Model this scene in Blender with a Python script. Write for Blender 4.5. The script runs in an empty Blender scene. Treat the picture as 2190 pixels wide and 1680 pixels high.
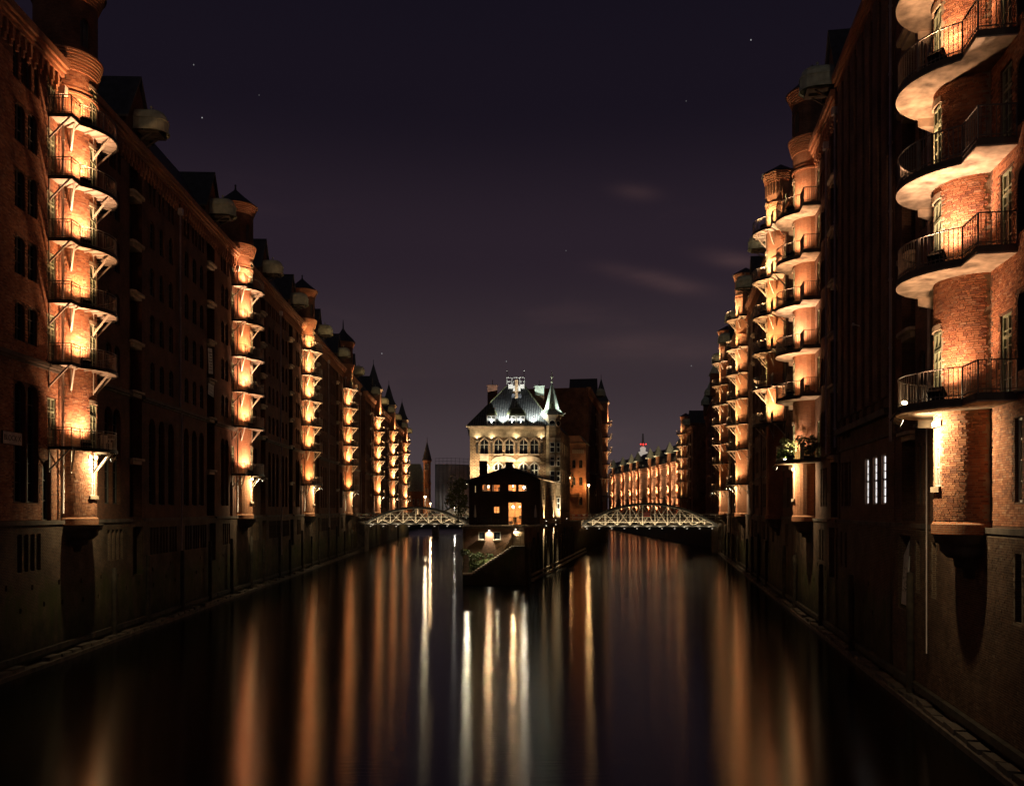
import bpy, math, random
from mathutils import Vector, Matrix

random.seed(7)
R = math.radians
scene = bpy.context.scene
col = scene.collection

# ------------------------------------------------------------------ camera
EYE = 8.5
FPX = 1898.0            # focal length in pixels of a 2190 px wide picture
cam_d = bpy.data.cameras.new("camera")
cam_d.sensor_width = 36.0
cam_d.lens = FPX / 2190.0 * 36.0
cam_d.shift_y = 250.0 / 2190.0
cam_d.clip_end = 4000.0
cam = bpy.data.objects.new("camera", cam_d)
cam.location = (0, 0, EYE)
cam.rotation_euler = (R(90), 0, 0)
col.objects.link(cam)
scene.camera = cam

# ------------------------------------------------------------------ render / view
scene.render.engine = 'CYCLES'
scene.view_settings.view_transform = 'Standard'
scene.view_settings.look = 'None'
scene.view_settings.exposure = 0.0
scene.view_settings.gamma = 1.0
scene.view_settings.use_curve_mapping = False
cy = scene.cycles
cy.use_denoising = True
cy.max_bounces = 5
cy.diffuse_bounces = 3
cy.glossy_bounces = 3
cy.transmission_bounces = 3
cy.transparent_max_bounces = 6
cy.sample_clamp_indirect = 3.0
cy.caustics_reflective = False
cy.caustics_refractive = False
cy.use_light_tree = True

# ------------------------------------------------------------------ world: night sky
world = bpy.data.worlds.new("World")
scene.world = world
world.use_nodes = True
wn = world.node_tree.nodes
wl = world.node_tree.links
wn.clear()


def N(tree, typ, **kw):
    n = tree.nodes.new(typ)
    for k, v in kw.items():
        setattr(n, k, v)
    return n


def math_node(tree, op, a, b=None, c=None, clamp=False):
    n = tree.nodes.new('ShaderNodeMath')
    n.operation = op
    n.use_clamp = clamp
    for i, x in enumerate((a, b, c)):
        if x is None:
            continue
        if isinstance(x, (int, float)):
            n.inputs[i].default_value = x
        else:
            tree.links.new(x, n.inputs[i])
    return n.outputs[0]


wt = world.node_tree
tc = N(wt, 'ShaderNodeTexCoord')
sep = N(wt, 'ShaderNodeSeparateXYZ')
wl.new(tc.outputs['Generated'], sep.inputs[0])
ramp = N(wt, 'ShaderNodeValToRGB')
ramp.color_ramp.interpolation = 'EASE'
els = ramp.color_ramp.elements
stops = [(0.00, (.071, .053, .058)), (0.05, (.062, .045, .050)), (0.15, (.039, .0265, .032)),
         (0.28, (.0215, .0138, .0215)), (0.42, (.0088, .0062, .0118)), (0.60, (.0055, .0046, .0098)), (1.0, (.005, .0045, .010))]
els[0].position, els[0].color = stops[0][0], (*stops[0][1], 1)
els[1].position, els[1].color = stops[-1][0], (*stops[-1][1], 1)
for p, c in stops[1:-1]:
    e = els.new(p)
    e.color = (*c, 1)
wl.new(sep.outputs['Z'], ramp.inputs[0])
# faint lit cloud streaks low over the city
mp = N(wt, 'ShaderNodeMapping')
mp.inputs['Scale'].default_value = (3.2, 3.2, 12.0)
mp.inputs['Location'].default_value = (0.63, 0.2, 0.35)
mp.inputs['Rotation'].default_value = (0, R(8), 0)
wl.new(tc.outputs['Generated'], mp.inputs[0])
cn = N(wt, 'ShaderNodeTexNoise')
cn.inputs['Scale'].default_value = 1.6
cn.inputs['Detail'].default_value = 5
cn.inputs['Roughness'].default_value = .55
wl.new(mp.outputs[0], cn.inputs[0])
cm = N(wt, 'ShaderNodeMapRange')
cm.interpolation_type = 'SMOOTHSTEP'
cm.inputs['From Min'].default_value = .56
cm.inputs['From Max'].default_value = .78
wl.new(cn.outputs[0], cm.inputs[0])
band = N(wt, 'ShaderNodeMapRange')
band.interpolation_type = 'SMOOTHSTEP'
band.inputs['From Min'].default_value = .48
band.inputs['From Max'].default_value = .12
wl.new(sep.outputs['Z'], band.inputs[0])
cf = math_node(wt, 'MULTIPLY', cm.outputs[0], band.outputs[0])
# a few separate lit cloud wisps, placed by their bearing and height
dy = math_node(wt, 'MAXIMUM', sep.outputs['Y'], .02)
px = math_node(wt, 'DIVIDE', sep.outputs['X'], dy)
pz = math_node(wt, 'DIVIDE', sep.outputs['Z'], dy)
wsum = None
for (ca, cb, sa, sb, sl, amp) in ((.165, .258, .052, .0095, -.22, 1.0), (.250, .282, .032, .009, -.12, .9), (.140, .358, .024, .009, -.1, .45),
                                  (.155, .182, .075, .014, -.02, .55), (-.42, .31, .06, .010, .1, .25), (.62, .22, .08, .012, -.1, .5)):
    ddx = math_node(wt, 'SUBTRACT', px, ca)
    e1 = math_node(wt, 'POWER', math_node(wt, 'ABSOLUTE', math_node(wt, 'DIVIDE', ddx, sa)), 2.0)
    ddz = math_node(wt, 'SUBTRACT', math_node(wt, 'SUBTRACT', pz, cb), math_node(wt, 'MULTIPLY', ddx, sl))
    e2 = math_node(wt, 'POWER', math_node(wt, 'ABSOLUTE', math_node(wt, 'DIVIDE', ddz, sb)), 2.0)
    gs = math_node(wt, 'EXPONENT', math_node(wt, 'MULTIPLY', math_node(wt, 'ADD', e1, e2), -1.0))
    gs = math_node(wt, 'MULTIPLY', gs, amp)
    wsum = gs if wsum is None else math_node(wt, 'ADD', wsum, gs)
wn2 = N(wt, 'ShaderNodeTexNoise')
wn2.inputs['Scale'].default_value = 9
wn2.inputs['Detail'].default_value = 5
wmp = N(wt, 'ShaderNodeMapping')
wmp.inputs['Scale'].default_value = (1, 1, 4)
wl.new(tc.outputs['Generated'], wmp.inputs[0])
wl.new(wmp.outputs[0], wn2.inputs[0])
wsum = math_node(wt, 'MULTIPLY', wsum, math_node(wt, 'MULTIPLY_ADD', wn2.outputs[0], 2.4, -.45, True))
front = math_node(wt, 'GREATER_THAN', sep.outputs['Y'], .05)
wsum = math_node(wt, 'MULTIPLY', wsum, front)
cf = math_node(wt, 'ADD', math_node(wt, 'MULTIPLY', cf, .22), wsum)
# stars
vo = N(wt, 'ShaderNodeTexVoronoi')
vo.voronoi_dimensions = '2D'
vo.inputs['Scale'].default_value = 15.0
az = math_node(wt, 'ARCTAN2', sep.outputs['X'], sep.outputs['Y'])
cmb = N(wt, 'ShaderNodeCombineXYZ')
wl.new(az, cmb.inputs[0])
wl.new(sep.outputs['Z'], cmb.inputs[1])
wl.new(cmb.outputs[0], vo.inputs[0])
st = math_node(wt, 'LESS_THAN', vo.outputs['Distance'], 0.009)
sc_ = N(wt, 'ShaderNodeSeparateColor')
wl.new(vo.outputs['Color'], sc_.inputs[0])
pick = math_node(wt, 'GREATER_THAN', sc_.outputs[0], 0.80)
stv = math_node(wt, 'MULTIPLY', math_node(wt, 'MULTIPLY', st, pick), math_node(wt, 'MULTIPLY', sc_.outputs[1], 0.40))
high = math_node(wt, 'GREATER_THAN', sep.outputs['Z'], 0.08)
stv = math_node(wt, 'MULTIPLY', stv, high)
mixc = N(wt, 'ShaderNodeMixRGB', blend_type='ADD')
mixc.inputs[0].default_value = 1
cc = N(wt, 'ShaderNodeMixRGB', blend_type='MIX')
cc.inputs[1].default_value = (0, 0, 0, 1)
cc.inputs[2].default_value = (.040, .020, .016, 1)
wl.new(cf, cc.inputs[0])
wl.new(ramp.outputs[0], mixc.inputs[1])
wl.new(cc.outputs[0], mixc.inputs[2])
mixs = N(wt, 'ShaderNodeMixRGB', blend_type='ADD')
mixs.inputs[0].default_value = 1
wl.new(mixc.outputs[0], mixs.inputs[1])
wl.new(stv, mixs.inputs[2])
bg = N(wt, 'ShaderNodeBackground')
bg.inputs[1].default_value = 1.0
wl.new(mixs.outputs[0], bg.inputs[0])
# the last trace of dusk: sun well under the horizon
sky = N(wt, 'ShaderNodeTexSky')
sky.sky_type = 'NISHITA'
sky.sun_disc = False
sky.sun_elevation = R(-8)
sky.sun_rotation = R(160)
bg2 = N(wt, 'ShaderNodeBackground')
bg2.inputs[1].default_value = 0.05
wl.new(sky.outputs[0], bg2.inputs[0])
adds = N(wt, 'ShaderNodeAddShader')
wl.new(bg.outputs[0], adds.inputs[0])
wl.new(bg2.outputs[0], adds.inputs[1])
wo = N(wt, 'ShaderNodeOutputWorld')
wl.new(adds.outputs[0], wo.inputs[0])

# added fill: one very weak sun lamp behind the viewer, to show the hoods
sun_d = bpy.data.lights.new("fill_sun", 'SUN')
sun_d.energy = 0.05
sun_d.angle = R(0.6)
sun_d.color = (1.0, .86, .68)
sun = bpy.data.objects.new("fill_sun", sun_d)
sun.rotation_euler = Vector((.1, .75, -.62)).to_track_quat('-Z', 'Y').to_euler()
col.objects.link(sun)

# ------------------------------------------------------------------ materials
MATS = {}


def base_mat(name):
    m = bpy.data.materials.new(name)
    m.use_nodes = True
    t = m.node_tree
    b = t.nodes['Principled BSDF']
    MATS[name] = m
    return m, t, b


def plain(name, color, rough=.6, metal=0.0, var=.25, nscale=3.0, bump=.0, spec=.4):
    m, t, b = base_mat(name)
    tcn = N(t, 'ShaderNodeTexCoord')
    no = N(t, 'ShaderNodeTexNoise')
    no.inputs['Scale'].default_value = nscale
    no.inputs['Detail'].default_value = 6
    t.links.new(tcn.outputs['Object'], no.inputs[0])
    mr = N(t, 'ShaderNodeMapRange')
    mr.inputs['From Min'].default_value = .3
    mr.inputs['From Max'].default_value = .7
    mr.inputs['To Min'].default_value = 1 - var
    mr.inputs['To Max'].default_value = 1 + var
    t.links.new(no.outputs[0], mr.inputs[0])
    mx = N(t, 'ShaderNodeMixRGB', blend_type='MULTIPLY')
    mx.inputs[0].default_value = 1
    mx.inputs[1].default_value = (*color, 1)
    t.links.new(mr.outputs[0], mx.inputs[2])
    t.links.new(mx.outputs[0], b.inputs['Base Color'])
    b.inputs['Roughness'].default_value = rough
    b.inputs['Metallic'].default_value = metal
    b.inputs['Specular IOR Level'].default_value = spec
    if bump:
        bn = N(t, 'ShaderNodeBump')
        bn.inputs['Strength'].default_value = bump
        bn.inputs['Distance'].default_value = .05
        t.links.new(no.outputs[0], bn.inputs['Height'])
        t.links.new(bn.outputs[0], b.inputs['Normal'])
    return m


def brick(name, c1, c2, mortar, moss=False, bw=.25, rh=.08, ms=.012, soot=.45, bump=.6, offx=.5):
    m, t, b = base_mat(name)
    uv = N(t, 'ShaderNodeUVMap')
    br = N(t, 'ShaderNodeTexBrick')
    br.offset = offx
    br.inputs['Color1'].default_value = (*c1, 1)
    br.inputs['Color2'].default_value = (*c2, 1)
    br.inputs['Mortar'].default_value = (*mortar, 1)
    br.inputs['Scale'].default_value = 1.0
    br.inputs['Mortar Size'].default_value = ms
    br.inputs['Mortar Smooth'].default_value = .2
    br.inputs['Bias'].default_value = -.1
    br.inputs['Brick Width'].default_value = bw
    br.inputs['Row Height'].default_value = rh
    t.links.new(uv.outputs[0], br.inputs['Vector'])
    no = N(t, 'ShaderNodeTexNoise')
    no.inputs['Scale'].default_value = .55
    no.inputs['Detail'].default_value = 7
    no.inputs['Roughness'].default_value = .65
    t.links.new(uv.outputs[0], no.inputs[0])
    mr = N(t, 'ShaderNodeMapRange')
    mr.inputs['From Min'].default_value = .3
    mr.inputs['From Max'].default_value = .7
    mr.inputs['To Min'].default_value = 1 - soot
    mr.inputs['To Max'].default_value = 1 + soot * .4
    t.links.new(no.outputs[0], mr.inputs[0])
    n2 = N(t, 'ShaderNodeTexNoise')
    n2.inputs['Scale'].default_value = 9
    n2.inputs['Detail'].default_value = 3
    t.links.new(uv.outputs[0], n2.inputs[0])
    mr2 = N(t, 'ShaderNodeMapRange')
    mr2.inputs['To Min'].default_value = .65
    mr2.inputs['To Max'].default_value = 1.35
    t.links.new(n2.outputs[0], mr2.inputs[0])
    f = math_node(t, 'MULTIPLY', mr.outputs[0], mr2.outputs[0])
    mx = N(t, 'ShaderNodeMixRGB', blend_type='MULTIPLY')
    mx.inputs[0].default_value = 1
    t.links.new(br.outputs['Color'], mx.inputs[1])
    t.links.new(f, mx.inputs[2])
    out = mx.outputs[0]
    if moss:
        g = N(t, 'ShaderNodeNewGeometry')
        sp = N(t, 'ShaderNodeSeparateXYZ')
        t.links.new(g.outputs['Position'], sp.inputs[0])
        n3 = N(t, 'ShaderNodeTexNoise')
        n3.inputs['Scale'].default_value = .9
        n3.inputs['Detail'].default_value = 8
        n3.inputs['Roughness'].default_value = .7
        t.links.new(g.outputs['Position'], n3.inputs[0])
        h = math_node(t, 'ADD', sp.outputs['Z'], math_node(t, 'MULTIPLY', n3.outputs[0], -5.0))
        a = N(t, 'ShaderNodeMapRange')          # green algae up to the high-water line
        a.inputs['From Min'].default_value = 2.2
        a.inputs['From Max'].default_value = 1.0
        t.links.new(h, a.inputs[0])
        n4 = N(t, 'ShaderNodeTexNoise')
        n4.inputs['Scale'].default_value = 1.1
        n4.inputs['Detail'].default_value = 6
        mpn = N(t, 'ShaderNodeMapping')
        mpn.inputs['Scale'].default_value = (1.6, 1.6, .35)
        t.links.new(g.outputs['Position'], mpn.inputs[0])
        t.links.new(mpn.outputs[0], n4.inputs[0])
        amt = math_node(t, 'MULTIPLY', a.outputs[0], math_node(t, 'MULTIPLY_ADD', n4.outputs[0], 2.2, -.55, True), None, True)
        m2 = N(t, 'ShaderNodeMixRGB')
        m2.inputs[2].default_value = (.075, .088, .022, 1)
        t.links.new(amt, m2.inputs[0])
        t.links.new(out, m2.inputs[1])
        w = N(t, 'ShaderNodeMapRange')          # dark wet tide zone
        w.inputs['From Min'].default_value = .3
        w.inputs['From Max'].default_value = -1.8
        t.links.new(h, w.inputs[0])
        m3 = N(t, 'ShaderNodeMixRGB')
        m3.inputs[2].default_value = (.022, .018, .012, 1)
        t.links.new(math_node(t, 'MULTIPLY', w.outputs[0], .8), m3.inputs[0])
        t.links.new(m2.outputs[0], m3.inputs[1])
        out = m3.outputs[0]
    t.links.new(out, b.inputs['Base Color'])
    b.inputs['Roughness'].default_value = .88
    b.inputs['Specular IOR Level'].default_value = .25
    bn = N(t, 'ShaderNodeBump')
    bn.inputs['Strength'].default_value = bump
    bn.inputs['Distance'].default_value = .012
    hh = math_node(t, 'ADD', math_node(t, 'MULTIPLY', br.outputs['Fac'], -1.0), math_node(t, 'MULTIPLY', n2.outputs[0], .6))
    t.links.new(hh, bn.inputs['Height'])
    t.links.new(bn.outputs[0], b.inputs['Normal'])
    return m


def brick_piece(name, cols, rough=.85):
    """single bricks: each one its own firing colour"""
    m, t, b = base_mat(name)
    g = N(t, 'ShaderNodeNewGeometry')
    oi = N(t, 'ShaderNodeObjectInfo')
    r = math_node(t, 'FRACT', math_node(t, 'ADD', g.outputs['Random Per Island'], oi.outputs['Random']))
    rp = N(t, 'ShaderNodeValToRGB')
    e = rp.color_ramp.elements
    e[0].position, e[0].color = 0, (*cols[0], 1)
    e[1].position, e[1].color = 1, (*cols[-1], 1)
    for i, c in enumerate(cols[1:-1]):
        x = e.new((i + 1) / (len(cols) - 1))
        x.color = (*c, 1)
    t.links.new(r, rp.inputs[0])
    no = N(t, 'ShaderNodeTexNoise')
    no.inputs['Scale'].default_value = 1.2
    no.inputs['Detail'].default_value = 6
    t.links.new(g.outputs['Position'], no.inputs[0])
    mr = N(t, 'ShaderNodeMapRange')
    mr.inputs['From Min'].default_value = .3
    mr.inputs['From Max'].default_value = .7
    mr.inputs['To Min'].default_value = .62
    mr.inputs['To Max'].default_value = 1.15
    t.links.new(no.outputs[0], mr.inputs[0])
    mx = N(t, 'ShaderNodeMixRGB', blend_type='MULTIPLY')
    mx.inputs[0].default_value = 1
    t.links.new(rp.outputs[0], mx.inputs[1])
    t.links.new(mr.outputs[0], mx.inputs[2])
    t.links.new(mx.outputs[0], b.inputs['Base Color'])
    b.inputs['Roughness'].default_value = rough
    b.inputs['Specular IOR Level'].default_value = .25
    return m


def emis(name, color, strength, sample=False):
    m, t, b = base_mat(name)
    b.inputs['Base Color'].default_value = (.5, .5, .5, 1)
    b.inputs['Emission Color'].default_value = (*color, 1)
    b.inputs['Emission Strength'].default_value = strength
    try:
        m.cycles.emission_sampling = 'AUTO' if sample else 'NONE'
    except Exception:
        pass
    return m


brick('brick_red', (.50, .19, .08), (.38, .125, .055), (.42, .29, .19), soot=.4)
brick('brick_soot', (.075, .04, .028), (.05, .03, .022), (.06, .045, .035), soot=.5)  # near-black brick of the gabled house front and chimneys
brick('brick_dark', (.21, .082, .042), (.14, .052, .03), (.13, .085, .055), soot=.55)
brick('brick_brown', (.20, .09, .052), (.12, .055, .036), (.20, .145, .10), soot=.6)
brick('brick_quay', (.15, .08, .05), (.085, .05, .036), (.27, .21, .135), moss=True, soot=.6, bump=.9)
brick('brick_far', (.44, .18, .085), (.34, .13, .06), (.36, .24, .16), bw=.5, rh=.16, ms=.02)
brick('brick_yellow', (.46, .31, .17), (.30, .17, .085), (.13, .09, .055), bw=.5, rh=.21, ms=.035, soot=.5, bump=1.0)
brick('plaster_rough', (.42, .33, .21), (.33, .25, .15), (.22, .17, .1), bw=.9, rh=.5, ms=.02, soot=.7, bump=1.0)
brick_piece('brick_single', [(.43, .18, .09), (.54, .25, .13), (.34, .13, .068), (.49, .21, .105), (.24, .095, .06), (.58, .32, .19)])
brick_piece('brick_single_quay', [(.13, .072, .042), (.165, .10, .06), (.105, .06, .038), (.14, .085, .055), (.085, .052, .036), (.18, .115, .072)])
plain('mortar', (.30, .20, .13), .95, var=.3)
plain('mortar_dark', (.085, .06, .042), .95, var=.4)
plain('mortar_quay', (.21, .16, .105), .95, var=.45, nscale=1.2)
plain('mortar_light', (.36, .29, .2), .95, var=.3)
plain('concrete', (.42, .33, .235), .85, var=.65, nscale=1.6, bump=.5)
plain('slab_paint', (.41, .34, .275), .7, var=.22, nscale=1.5)
plain('stone', (.42, .32, .22), .85, var=.3, nscale=1.6, bump=.3)
plain('stone_dark', (.13, .10, .075), .9, var=.4, nscale=1.6, bump=.4)
plain('slate', (.035, .035, .04), .55, var=.4, nscale=2)
plain('slate_tile', (.15, .16, .15), .65, var=.5, nscale=4, spec=.4)
plain('steel_dark', (.022, .02, .018), .5, .3, var=.3)
plain('railing_grey', (.20, .17, .14), .45, .2, var=.2)
plain('frame_grey', (.26, .235, .19), .5, var=.15)
plain('steel_cream', (.44, .37, .29), .55, var=.15)
plain('steel_bridge', (.54, .47, .37), .5, var=.2)
plain('zinc', (.52, .43, .38), .45, .2, var=.25, nscale=1.2)
plain('frame_white', (.66, .64, .56), .5, var=.1)
plain('frame_green', (.30, .34, .22), .5, var=.15)
plain('frame_dark', (.10, .09, .075), .6, var=.2)
plain('copper_green', (.36, .42, .33), .6, var=.3, nscale=2.2)
plain('copper_pale', (.48, .48, .31), .6, var=.2, nscale=2.2)
plain('copper_dark', (.09, .095, .045), .6, var=.35, nscale=3)
plain('wood_dark', (.035, .027, .02), .8, var=.4, nscale=2, bump=.3)
plain('timber', (.055, .042, .028), .85, var=.5, nscale=2, bump=.5)
plain('timber_pale', (.24, .19, .13), .85, var=.5, nscale=2, bump=.5)
plain('black_paint', (.012, .012, .012), .45, var=.2)
plain('white_board', (.62, .58, .52), .7, var=.25, nscale=2.5)
plain('tarp', (.42, .43, .45), .7, var=.35, nscale=.25, bump=.6)
plain('asphalt', (.05, .05, .05), .9)
plain('grass_green', (.075, .095, .022), .9, var=.5, nscale=2.5, bump=.6)
plain('plant_leaf', (.085, .12, .03), .6, var=.4, nscale=3)
plain('tree_leaf', (.09, .10, .025), .6, var=.45, nscale=1.2)
plain('bark', (.06, .045, .03), .9, var=.4, bump=.4)
plain('red_paint', (.5, .035, .025), .5, var=.1)
plain('interior_wall', (.55, .30, .14), .9, var=.35, nscale=1.3)
plain('cloth_pale', (.45, .42, .36), .9, var=.2)
emis('lens_warm', (1, .62, .30), 9)
emis('lens_white', (1, .86, .62), 8)
emis('bulb', (1, .72, .38), 25)
emis('bulb_white', (1, .9, .72), 22)
emis('lit_white', (1.0, .95, 1.0), 1.7, True)
emis('lit_warm', (1.0, .62, .28), 1.5, True)
emis('red_lamp', (1, .04, .03), 3)
emis('pod_light', (1, .85, .7), .4)
emis('lens_soft', (1, .86, .62), 2.0)
emis('lit_blue', (.35, .62, 1.0), 5, True)

m, t, b = base_mat('glass_dark')
b.inputs['Base Color'].default_value = (.012, .014, .015, 1)
b.inputs['Roughness'].default_value = .12
b.inputs['Specular IOR Level'].default_value = .5
m, t, b = base_mat('glass_dusty')
b.inputs['Base Color'].default_value = (.13, .12, .085, 1)
b.inputs['Roughness'].default_value = .25
m, t, b = base_mat('glass_clear')
tr = N(t, 'ShaderNodeBsdfTransparent')
gl = N(t, 'ShaderNodeBsdfGlossy')
gl.inputs['Roughness'].default_value = .05
mxs = N(t, 'ShaderNodeMixShader')
mxs.inputs[0].default_value = .08
t.links.new(tr.outputs[0], mxs.inputs[1])
t.links.new(gl.outputs[0], mxs.inputs[2])
t.links.new(mxs.outputs[0], t.nodes['Material Output'].inputs[0])

# water: slow canal water, long soft reflections
m, t, b = base_mat('water')
b.inputs['Base Color'].default_value = (.003, .003, .0025, 1)
b.inputs['IOR'].default_value = 1.6
b.inputs['Specular IOR Level'].default_value = .9
g = N(t, 'ShaderNodeNewGeometry')
mpw = N(t, 'ShaderNodeMapping')
mpw.inputs['Scale'].default_value = (.11, 1.1, 1)
mpw.inputs['Rotation'].default_value = (0, 0, R(2))
t.links.new(g.outputs['Position'], mpw.inputs[0])
n1 = N(t, 'ShaderNodeTexNoise')
n1.inputs['Scale'].default_value = 4.0
n1.inputs['Detail'].default_value = 6
n1.inputs['Roughness'].default_value = .62
n1.inputs['Distortion'].default_value = .25
t.links.new(mpw.outputs[0], n1.inputs[0])
n2 = N(t, 'ShaderNodeTexNoise')
n2.inputs['Scale'].default_value = .05
n2.inputs['Detail'].default_value = 3
t.links.new(g.outputs['Position'], n2.inputs[0])
rr = N(t, 'ShaderNodeMapRange')
rr.inputs['To Min'].default_value = .11
rr.inputs['To Max'].default_value = .15
b.inputs['Anisotropic'].default_value = 1.0
b.inputs['Anisotropic Rotation'].default_value = .25
tg = N(t, 'ShaderNodeTangent', direction_type='UV_MAP')
tg.uv_map = 'UVMap'
t.links.new(tg.outputs[0], b.inputs['Tangent'])
t.links.new(n2.outputs[0], rr.inputs[0])
t.links.new(rr.outputs[0], b.inputs['Roughness'])
bn = N(t, 'ShaderNodeBump')
bn.inputs['Strength'].default_value = .19
bn.inputs['Distance'].default_value = .035
t.links.new(n1.outputs[0], bn.inputs['Height'])
t.links.new(bn.outputs[0], b.inputs['Normal'])

# ------------------------------------------------------------------ mesh helpers


class MB:
    def __init__(self):
        self.v, self.f, self.uv, self.mi, self.sm = [], [], [], [], []

    def poly(self, pts, uvs=None, m=0, smooth=False):
        i = len(self.v)
        pts = [tuple(p) for p in pts]
        self.v.extend(pts)
        self.f.append(tuple(range(i, i + len(pts))))
        if uvs is None:
            a = Vector(pts[1]) - Vector(pts[0])
            bb = Vector(pts[2]) - Vector(pts[0])
            n = a.cross(bb)
            ax, ay, az = abs(n.x), abs(n.y), abs(n.z)
            if az >= ax and az >= ay:
                uvs = [(p[0], p[1]) for p in pts]
            elif ay >= ax:
                uvs = [(p[0], p[2]) for p in pts]
            else:
                uvs = [(p[1], p[2]) for p in pts]
        self.uv.extend(uvs)
        self.mi.append(m)
        self.sm.append(smooth)

    def box(self, x0, x1, y0, y1, z0, z1, m=0):
        p = [(x0, y0, z0), (x1, y0, z0), (x1, y1, z0), (x0, y1, z0), (x0, y0, z1), (x1, y0, z1), (x1, y1, z1), (x0, y1, z1)]
        for q in ((3, 2, 1, 0), (4, 5, 6, 7), (0, 1, 5, 4), (1, 2, 6, 5), (2, 3, 7, 6), (3, 0, 4, 7)):
            self.poly([p[k] for k in q], m=m)

    def bar(self, a, b_, w, h=None, m=0):
        a, b_ = Vector(a), Vector(b_)
        h = h or w
        d = (b_ - a).normalized()
        up = Vector((0, 0, 1)) if abs(d.z) < .95 else Vector((0, 1, 0))
        sx = d.cross(up).normalized() * (w / 2)
        sy = sx.cross(d).normalized() * (h / 2)
        c = [a - sx - sy, a + sx - sy, a + sx + sy, a - sx + sy]
        e = [x + (b_ - a) for x in c]
        for i in range(4):
            j = (i + 1) % 4
            self.poly([c[i], c[j], e[j], e[i]], m=m)
        self.poly(c[::-1], m=m)
        self.poly(e, m=m)

    def tube(self, a, b_, r, n=8, m=0, r2=None):
        a, b_ = Vector(a), Vector(b_)
        r2 = r if r2 is None else r2
        d = (b_ - a).normalized()
        up = Vector((0, 0, 1)) if abs(d.z) < .95 else Vector((0, 1, 0))
        sx = d.cross(up).normalized()
        sy = sx.cross(d).normalized()
        i0 = len(self.v)
        for k in range(n):
            an = 2 * math.pi * k / n
            o = sx * math.cos(an) + sy * math.sin(an)
            self.v.append(tuple(a + o * r))
            self.v.append(tuple(b_ + o * r2))
        L = (b_ - a).length
        for k in range(n):
            j = (k + 1) % n
            self.f.append((i0 + 2 * k, i0 + 2 * j, i0 + 2 * j + 1, i0 + 2 * k + 1))
            self.uv.extend([(k * .1, 0), (k * .1 + .1, 0), (k * .1 + .1, L), (k * .1, L)])
            self.mi.append(m)
            self.sm.append(True)
        for e in (0, 1):
            self.f.append(tuple(i0 + 2 * k + e for k in range(n)))
            self.uv.extend([(0, 0)] * n)
            self.mi.append(m)
            self.sm.append(False)

    def lathe(self, prof, cx, cy, n=32, a0=0, a1=2 * math.pi, f=1, m=0, smooth=True, cap=False):
        """prof: list of (r, z); angle from +s toward +t"""
        i0 = len(self.v)
        full = abs(a1 - a0 - 2 * math.pi) < 1e-6
        na = n if full else n + 1
        rm = max(r for r, z in prof)
        for r, z in prof:
            for k in range(na):
                a = a0 + (a1 - a0) * k / n
                self.v.append((cx + f * r * math.cos(a), cy + r * math.sin(a), z))
        for i in range(len(prof) - 1):
            l0 = prof[i][1]
            l1 = prof[i + 1][1]
            if abs(l1 - l0) < .02:
                l1 = l0 + abs(prof[i + 1][0] - prof[i][0])
            for k in range(n):
                j = (k + 1) % na
                self.f.append((i0 + i * na + k, i0 + i * na + j, i0 + (i + 1) * na + j, i0 + (i + 1) * na + k))
                u0 = rm * (a0 + (a1 - a0) * k / n)
                u1 = rm * (a0 + (a1 - a0) * (k + 1) / n)
                self.uv.extend([(u0, l0), (u1, l0), (u1, l1), (u0, l1)])
                self.mi.append(m)
                self.sm.append(False if not smooth else True)

    def prism(self, pts, z0, z1, m=0, m_side=None, m_top=None):
        ms = m if m_side is None else m_side
        mt = m if m_top is None else m_top
        n = len(pts)
        self.poly([(x, y, z0) for x, y in pts[::-1]], m=m)
        self.poly([(x, y, z1) for x, y in pts], m=mt)
        L = 0
        for i in range(n):
            a, c = pts[i], pts[(i + 1) % n]
            l2 = L + math.dist(a, c)
            self.poly([(a[0], a[1], z0), (c[0], c[1], z0), (c[0], c[1], z1), (a[0], a[1], z1)],
                      [(L, z0), (l2, z0), (l2, z1), (L, z1)], m=ms)
            L = l2

    def mesh(self, name, mats):
        me = bpy.data.meshes.new(name)
        me.from_pydata(self.v, [], self.f)
        ul = me.uv_layers.new(name="UVMap")
        flat = [c for u in self.uv for c in u]
        ul.data.foreach_set('uv', flat)
        me.polygons.foreach_set('material_index', self.mi)
        me.polygons.foreach_set('use_smooth', self.sm)
        for mm in ([mats] if isinstance(mats, str) else mats):
            me.materials.append(MATS[mm])
        me.update()
        return me


def ob(name, me, parent=None, loc=(0, 0, 0), rot=(0, 0, 0), **props):
    if isinstance(me, MB):
        raise TypeError
    o = bpy.data.objects.new(name, me)
    o.location = loc
    o.rotation_euler = rot
    if parent is not None:
        o.parent = parent
    for k, v in props.items():
        o[k] = v
    col.objects.link(o)
    return o


def part(name, mb, mats, parent=None, loc=(0, 0, 0), rot=(0, 0, 0), **props):
    return ob(name, mb.mesh(name, mats), parent, loc, rot, **props)


def thing(name, label, cat, loc=(0, 0, 0), rotz=0, group=None):
    o = ob(name, None, None, loc, (0, 0, rotz), label=label, category=cat)
    o.empty_display_size = .3
    if group:
        o['group'] = group
    return o


CACHE = {}


def cached(key, fn):
    if key not in CACHE:
        CACHE[key] = fn()
    return CACHE[key]


def arch_z(u, ua, ub, zb, ah, pointed=False):
    c, w = (ua + ub) / 2, (ub - ua) / 2
    x = min(1, abs(u - c) / w)
    if pointed:
        return zb - ah + ah * math.sqrt(max(0, 1 - x)) * (1 - .12 * (1 - x) * x)
    return zb - ah + ah * math.sqrt(max(0, 1 - x * x))


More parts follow.
